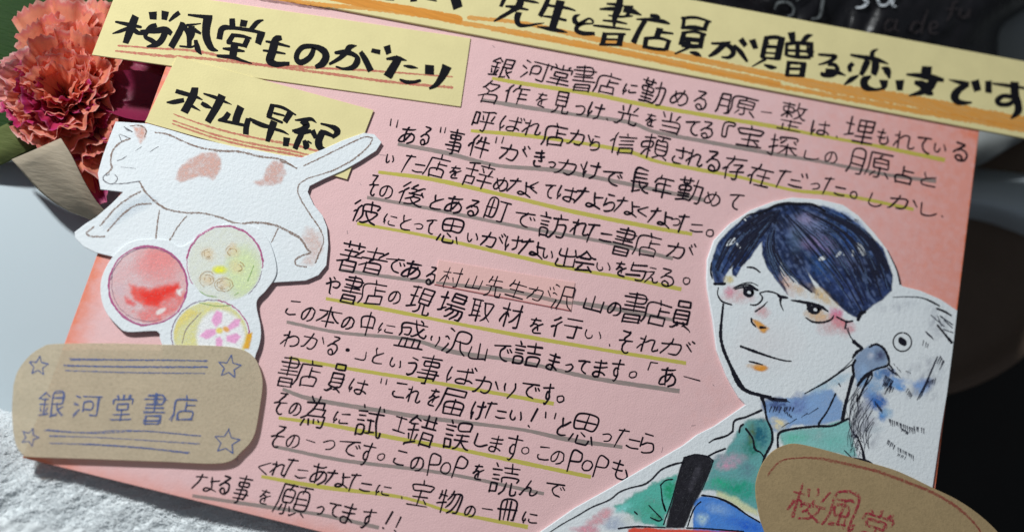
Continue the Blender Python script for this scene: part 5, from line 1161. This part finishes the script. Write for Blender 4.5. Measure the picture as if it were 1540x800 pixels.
# long feather lines of the bird's shoulder
for i in range(34):
    t = rg.random(); x = 700 + 110 * t; y = 80 + rg.uniform(0, 260)
    R.add(conv([(x + 40, y - 30, 2), (x + 6 + rg.uniform(-8, 8), y + 30, 2.5), (x + rg.uniform(0, 30), y + 100, 1.5)], CD), step=2)
for i in range(40):
    x = 720 + rg.uniform(0, 70); y = 300 + rg.uniform(0, 130); R.add(conv([(x, y, 3), (x + rg.uniform(-14, 14), y + rg.uniform(8, 20), 2)], CD), step=1.5)
lines(R, CD, [[(745,160,3),(728,210,4),(728,270,4),(760,325,4)], [(700,390,4),(740,430,4)], [(672,55,5),(680,70,3)], [(765,140,4),(770,200,3)]])
# hair strands, following the fall of the fringe
guides = [[(470,90),(300,150),(160,260),(88,430)], [(470,100),(350,200),(230,330),(120,510)], [(460,120),(370,240),(300,340),(210,470)], None, [(440,150),(385,290),(420,430),(505,575)], [(450,150),(450,320),(540,460),(670,580)], None,
          [(480,130),(600,330),(760,520),(900,700)], [(520,90),(760,230),(900,430),(980,640)], [(600,72),(880,200),(1020,370),(1090,570)], [(720,85),(950,215),(1060,350),(1108,480)]]
HB = []
for A_g, B_g in zip(guides, guides[1:]):
    if A_g is None or B_g is None: continue
    for k_ in range(44):
        t = rg.random(); a0 = rg.uniform(0, .6); a1 = min(1, a0 + rg.uniform(.25, .5))
        A = np.array(A_g, float) * (1 - t) + np.array(B_g, float) * t; Q = catmull_n(A, 30); Q = Q[int(a0 * 29):int(a1 * 29) + 1]
        if len(Q) < 4: continue
        HB.append(([(q[0] + rg.uniform(-3, 3), q[1] + rg.uniform(-3, 3), 8 * (1 - abs(2 * i / len(Q) - 1) * .6)) for i, q in enumerate(Q[::3])], rg.random()))
for q, u in HB:
    if u < .74 and len(q) > 1: R.add([(x, y, w * (1.0 if u > .3 else 1.7)) for x, y, w in conv(q, CA)], step=2)
for i in range(60):
    x, y = rg.uniform(700, 900), rg.uniform(150, 230); R.add(conv([(x, y, 4), (x + rg.uniform(8, 30), y + rg.uniform(0, 14), 2)], CA), step=2)
for i in range(70):
    x, y = rg.uniform(880, 1060), rg.uniform(330, 460); R.add(conv([(x, y, 3), (x + rg.uniform(6, 16), y + rg.uniform(20, 50), 2)], CA), step=2)
R.build('ink_hatching', pif, por)
R = Ribbons(Z_P + 6.6e-5)
for q, u in HB:
    if u >= .70 and len(q) > 1: R.add(conv([(x, y, w * .7) for x, y, w in q], CA), step=2)
R.build('hair_strands', ink('blue_hair_paint', (.12, .19, .34), .6, .35, 2000), por)
R = Ribbons(Z_P + 7.8e-5)
for s in [[(165,300,14),(190,282,28),(205,268,26)], [(222,292,10),(236,312,16)], [(700,378,22),(722,372,24)], [(795,362,12),(812,345,20)], [(832,350,5),(838,360,5)], [(884,335,12),(888,358,14)], [(905,295,22),(930,318,34),(948,350,26)], [(265,150,7),(272,158,7)], [(570,535,4),(575,540,4)]]:
    R.add(conv(s, CA), step=1.2, jit=.3)
for ex, ey in ((266, 158), (664, 262)): R.add(conv([(ex - 3, ey, 17), (ex + 5, ey + 3, 15)], CB), step=1)
R.add(conv([(1100, 640, 5), (1090, 670, 7)], CF), step=1)
R.build('white_highlights', ink('white_gouache', (.76, .80, .84), .95, .05), por, kind='stuff')

# ---- kraft labels
def kraft(name, c, thru):
    m = NT(name); n1 = m.noise(1500, 5, .65); n2 = m.noise(240, 4)
    c1 = m.mix(n2, tuple(x * .86 for x in c), tuple(x * 1.1 for x in c)); c1 = m.mix(m.math('MULTIPLY', m.math('SUBTRACT', n1, .45, True), 1.6, True), c1, tuple(x * .62 for x in c))
    b = m.bsdf(c1, .85, .2, m.bump(n1, .0001))
    if not thru: return m.done(b)
    t = m.a('BsdfTransparent'); t.inputs[0].default_value = (.98, .93, .83, 1); x = m.a('MixShader'); x.inputs[0].default_value = 1 - thru
    m.l(t.outputs[0], x.inputs[1]); m.l(b, x.inputs[2]); return m.done(x.outputs[0])


Z_K = .00142
k1 = [(20,579),(27,557),(44,535),(63,522),(82,517),(164,516),(245,518),(327,520),(363,525),(382,537),(391,555),(395,578),(390,617),(382,655),(365,677),(335,696),(245,694),(136,690),(48,687),(35,684),(23,665),(18,623)]
kl = slab('shop_name_label', k1, Z_K - .00018, Z_K, kraft('thin_kraft', (.66, .56, .41), .33), card, smooth_outline=True, label='translucent kraft label with blue stars and pencil lettering')
bp = ink('blue_pencil', (.10, .15, .36), .62, .32, 2300)
R = Ribbons(Z_K + 3e-5); rg = random.Random(8)
for s in ([(104,539),(190,541),(312,542)], [(106,541),(250,541),(310,543)], [(96,549),(200,552),(312,552)], [(100,550),(210,551),(311,551)], [(98,557),(200,560),(308,561)], [(67,647),(120,650),(200,647),(302,655)], [(70,646),(140,651),(220,648),(296,655)], [(75,655),(160,658),(300,667)], [(75,666),(180,670),(285,680)], [(130,667),(220,674),(282,681)]):
    R.add([(x, y, rg.uniform(1.3, 2.2)) for x, y in s], step=2, wj=.35, jit=.35)
for cx_, cy_, r_, a_ in ((58, 550, 15, .1), (345, 552, 18, .15), (45, 657, 14, .35), (341, 664, 20, .15)):
    for rep in range(2):
        pts = [(cx_ + (r_ if i % 2 == 0 else r_ * .45) * math.sin(a_ + i * math.pi / 5) + rg.uniform(-.8, .8), cy_ - (r_ if i % 2 == 0 else r_ * .45) * math.cos(a_ + i * math.pi / 5) + rg.uniform(-.8, .8), 1.4) for i in range(11)]
        R.add(pts, step=1.5, smooth=False, wj=.3)
for rep in range(2):
    for c_ in [('銀',77,608,38,36),('河',131,610,42,30),('堂',184,612,30,38),('書',232,614,34,46),('店',277,613,36,36)]: write_char(R, *c_, pw=2.0, rng=rg, slope=.02, lean=.12, jit=.7)
for k_ in range(8): R.add([(228 + rg.uniform(0, 8), 596 + k_ * 1.6, 1.5), (236 + rg.uniform(0, 4), 597 + k_ * 1.6, 1.5)])
R.build('pencil_lettering', bp, kl)
Z_K2 = .00105
k2 = [(1137,748),(1137,725),(1145,700),(1160,680),(1180,669),(1200,667),(1240,676),(1300,693),(1350,708),(1403,733),(1440,751),(1475,775),(1505,805),(1520,840),(1510,880),(1470,900),(1400,890),(1280,860),(1200,840),(1160,815),(1145,785)]
kr = slab('book_title_label', k2, .00078, Z_K2, kraft('dense_kraft', (.40, .29, .155), 0), card, smooth_outline=True, label='dark kraft label with red pencil border and lettering')
R = Ribbons(Z_K2 + 3e-5)
for rep in range(3):
    o_ = rep * 1.2
    R.add([(1155, 715 - o_, 1.5), (1170, 697 - o_, 1.6), (1190, 689, 1.8), (1230, 690 - o_, 2), (1280, 700 - o_, 2.6), (1320, 710 - o_, 3), (1370, 728 - o_, 3), (1410, 745 - o_, 2.8), (1450, 772 - o_, 2.6), (1475, 800, 2.4), (1485, 830, 2)], step=2, wj=.4, jit=.5)
R.build('pencil_border', ink('faint_red_pencil', (.40, .09, .07), .34, .28, 2200), kr)
R = Ribbons(Z_K2 + 4e-5)
for rep in range(2):
    for c_ in [('桜',1215,756,58,48),('風',1268,768,50,50),('堂',1318,790,48,44)]: write_char(R, *c_, pw=3.6, rng=rg, slope=.26, lean=.3, jit=1.2)
R.build('pencil_lettering', ink('crimson_pencil', (.46, .035, .07), .34, .5, 2200), kr)

for o in list(SC.objects):
    if o.parent is None and o.type in ('MESH', 'EMPTY') and o.get('kind') is None and o.get('label') is None: print('NO LABEL', o.name)
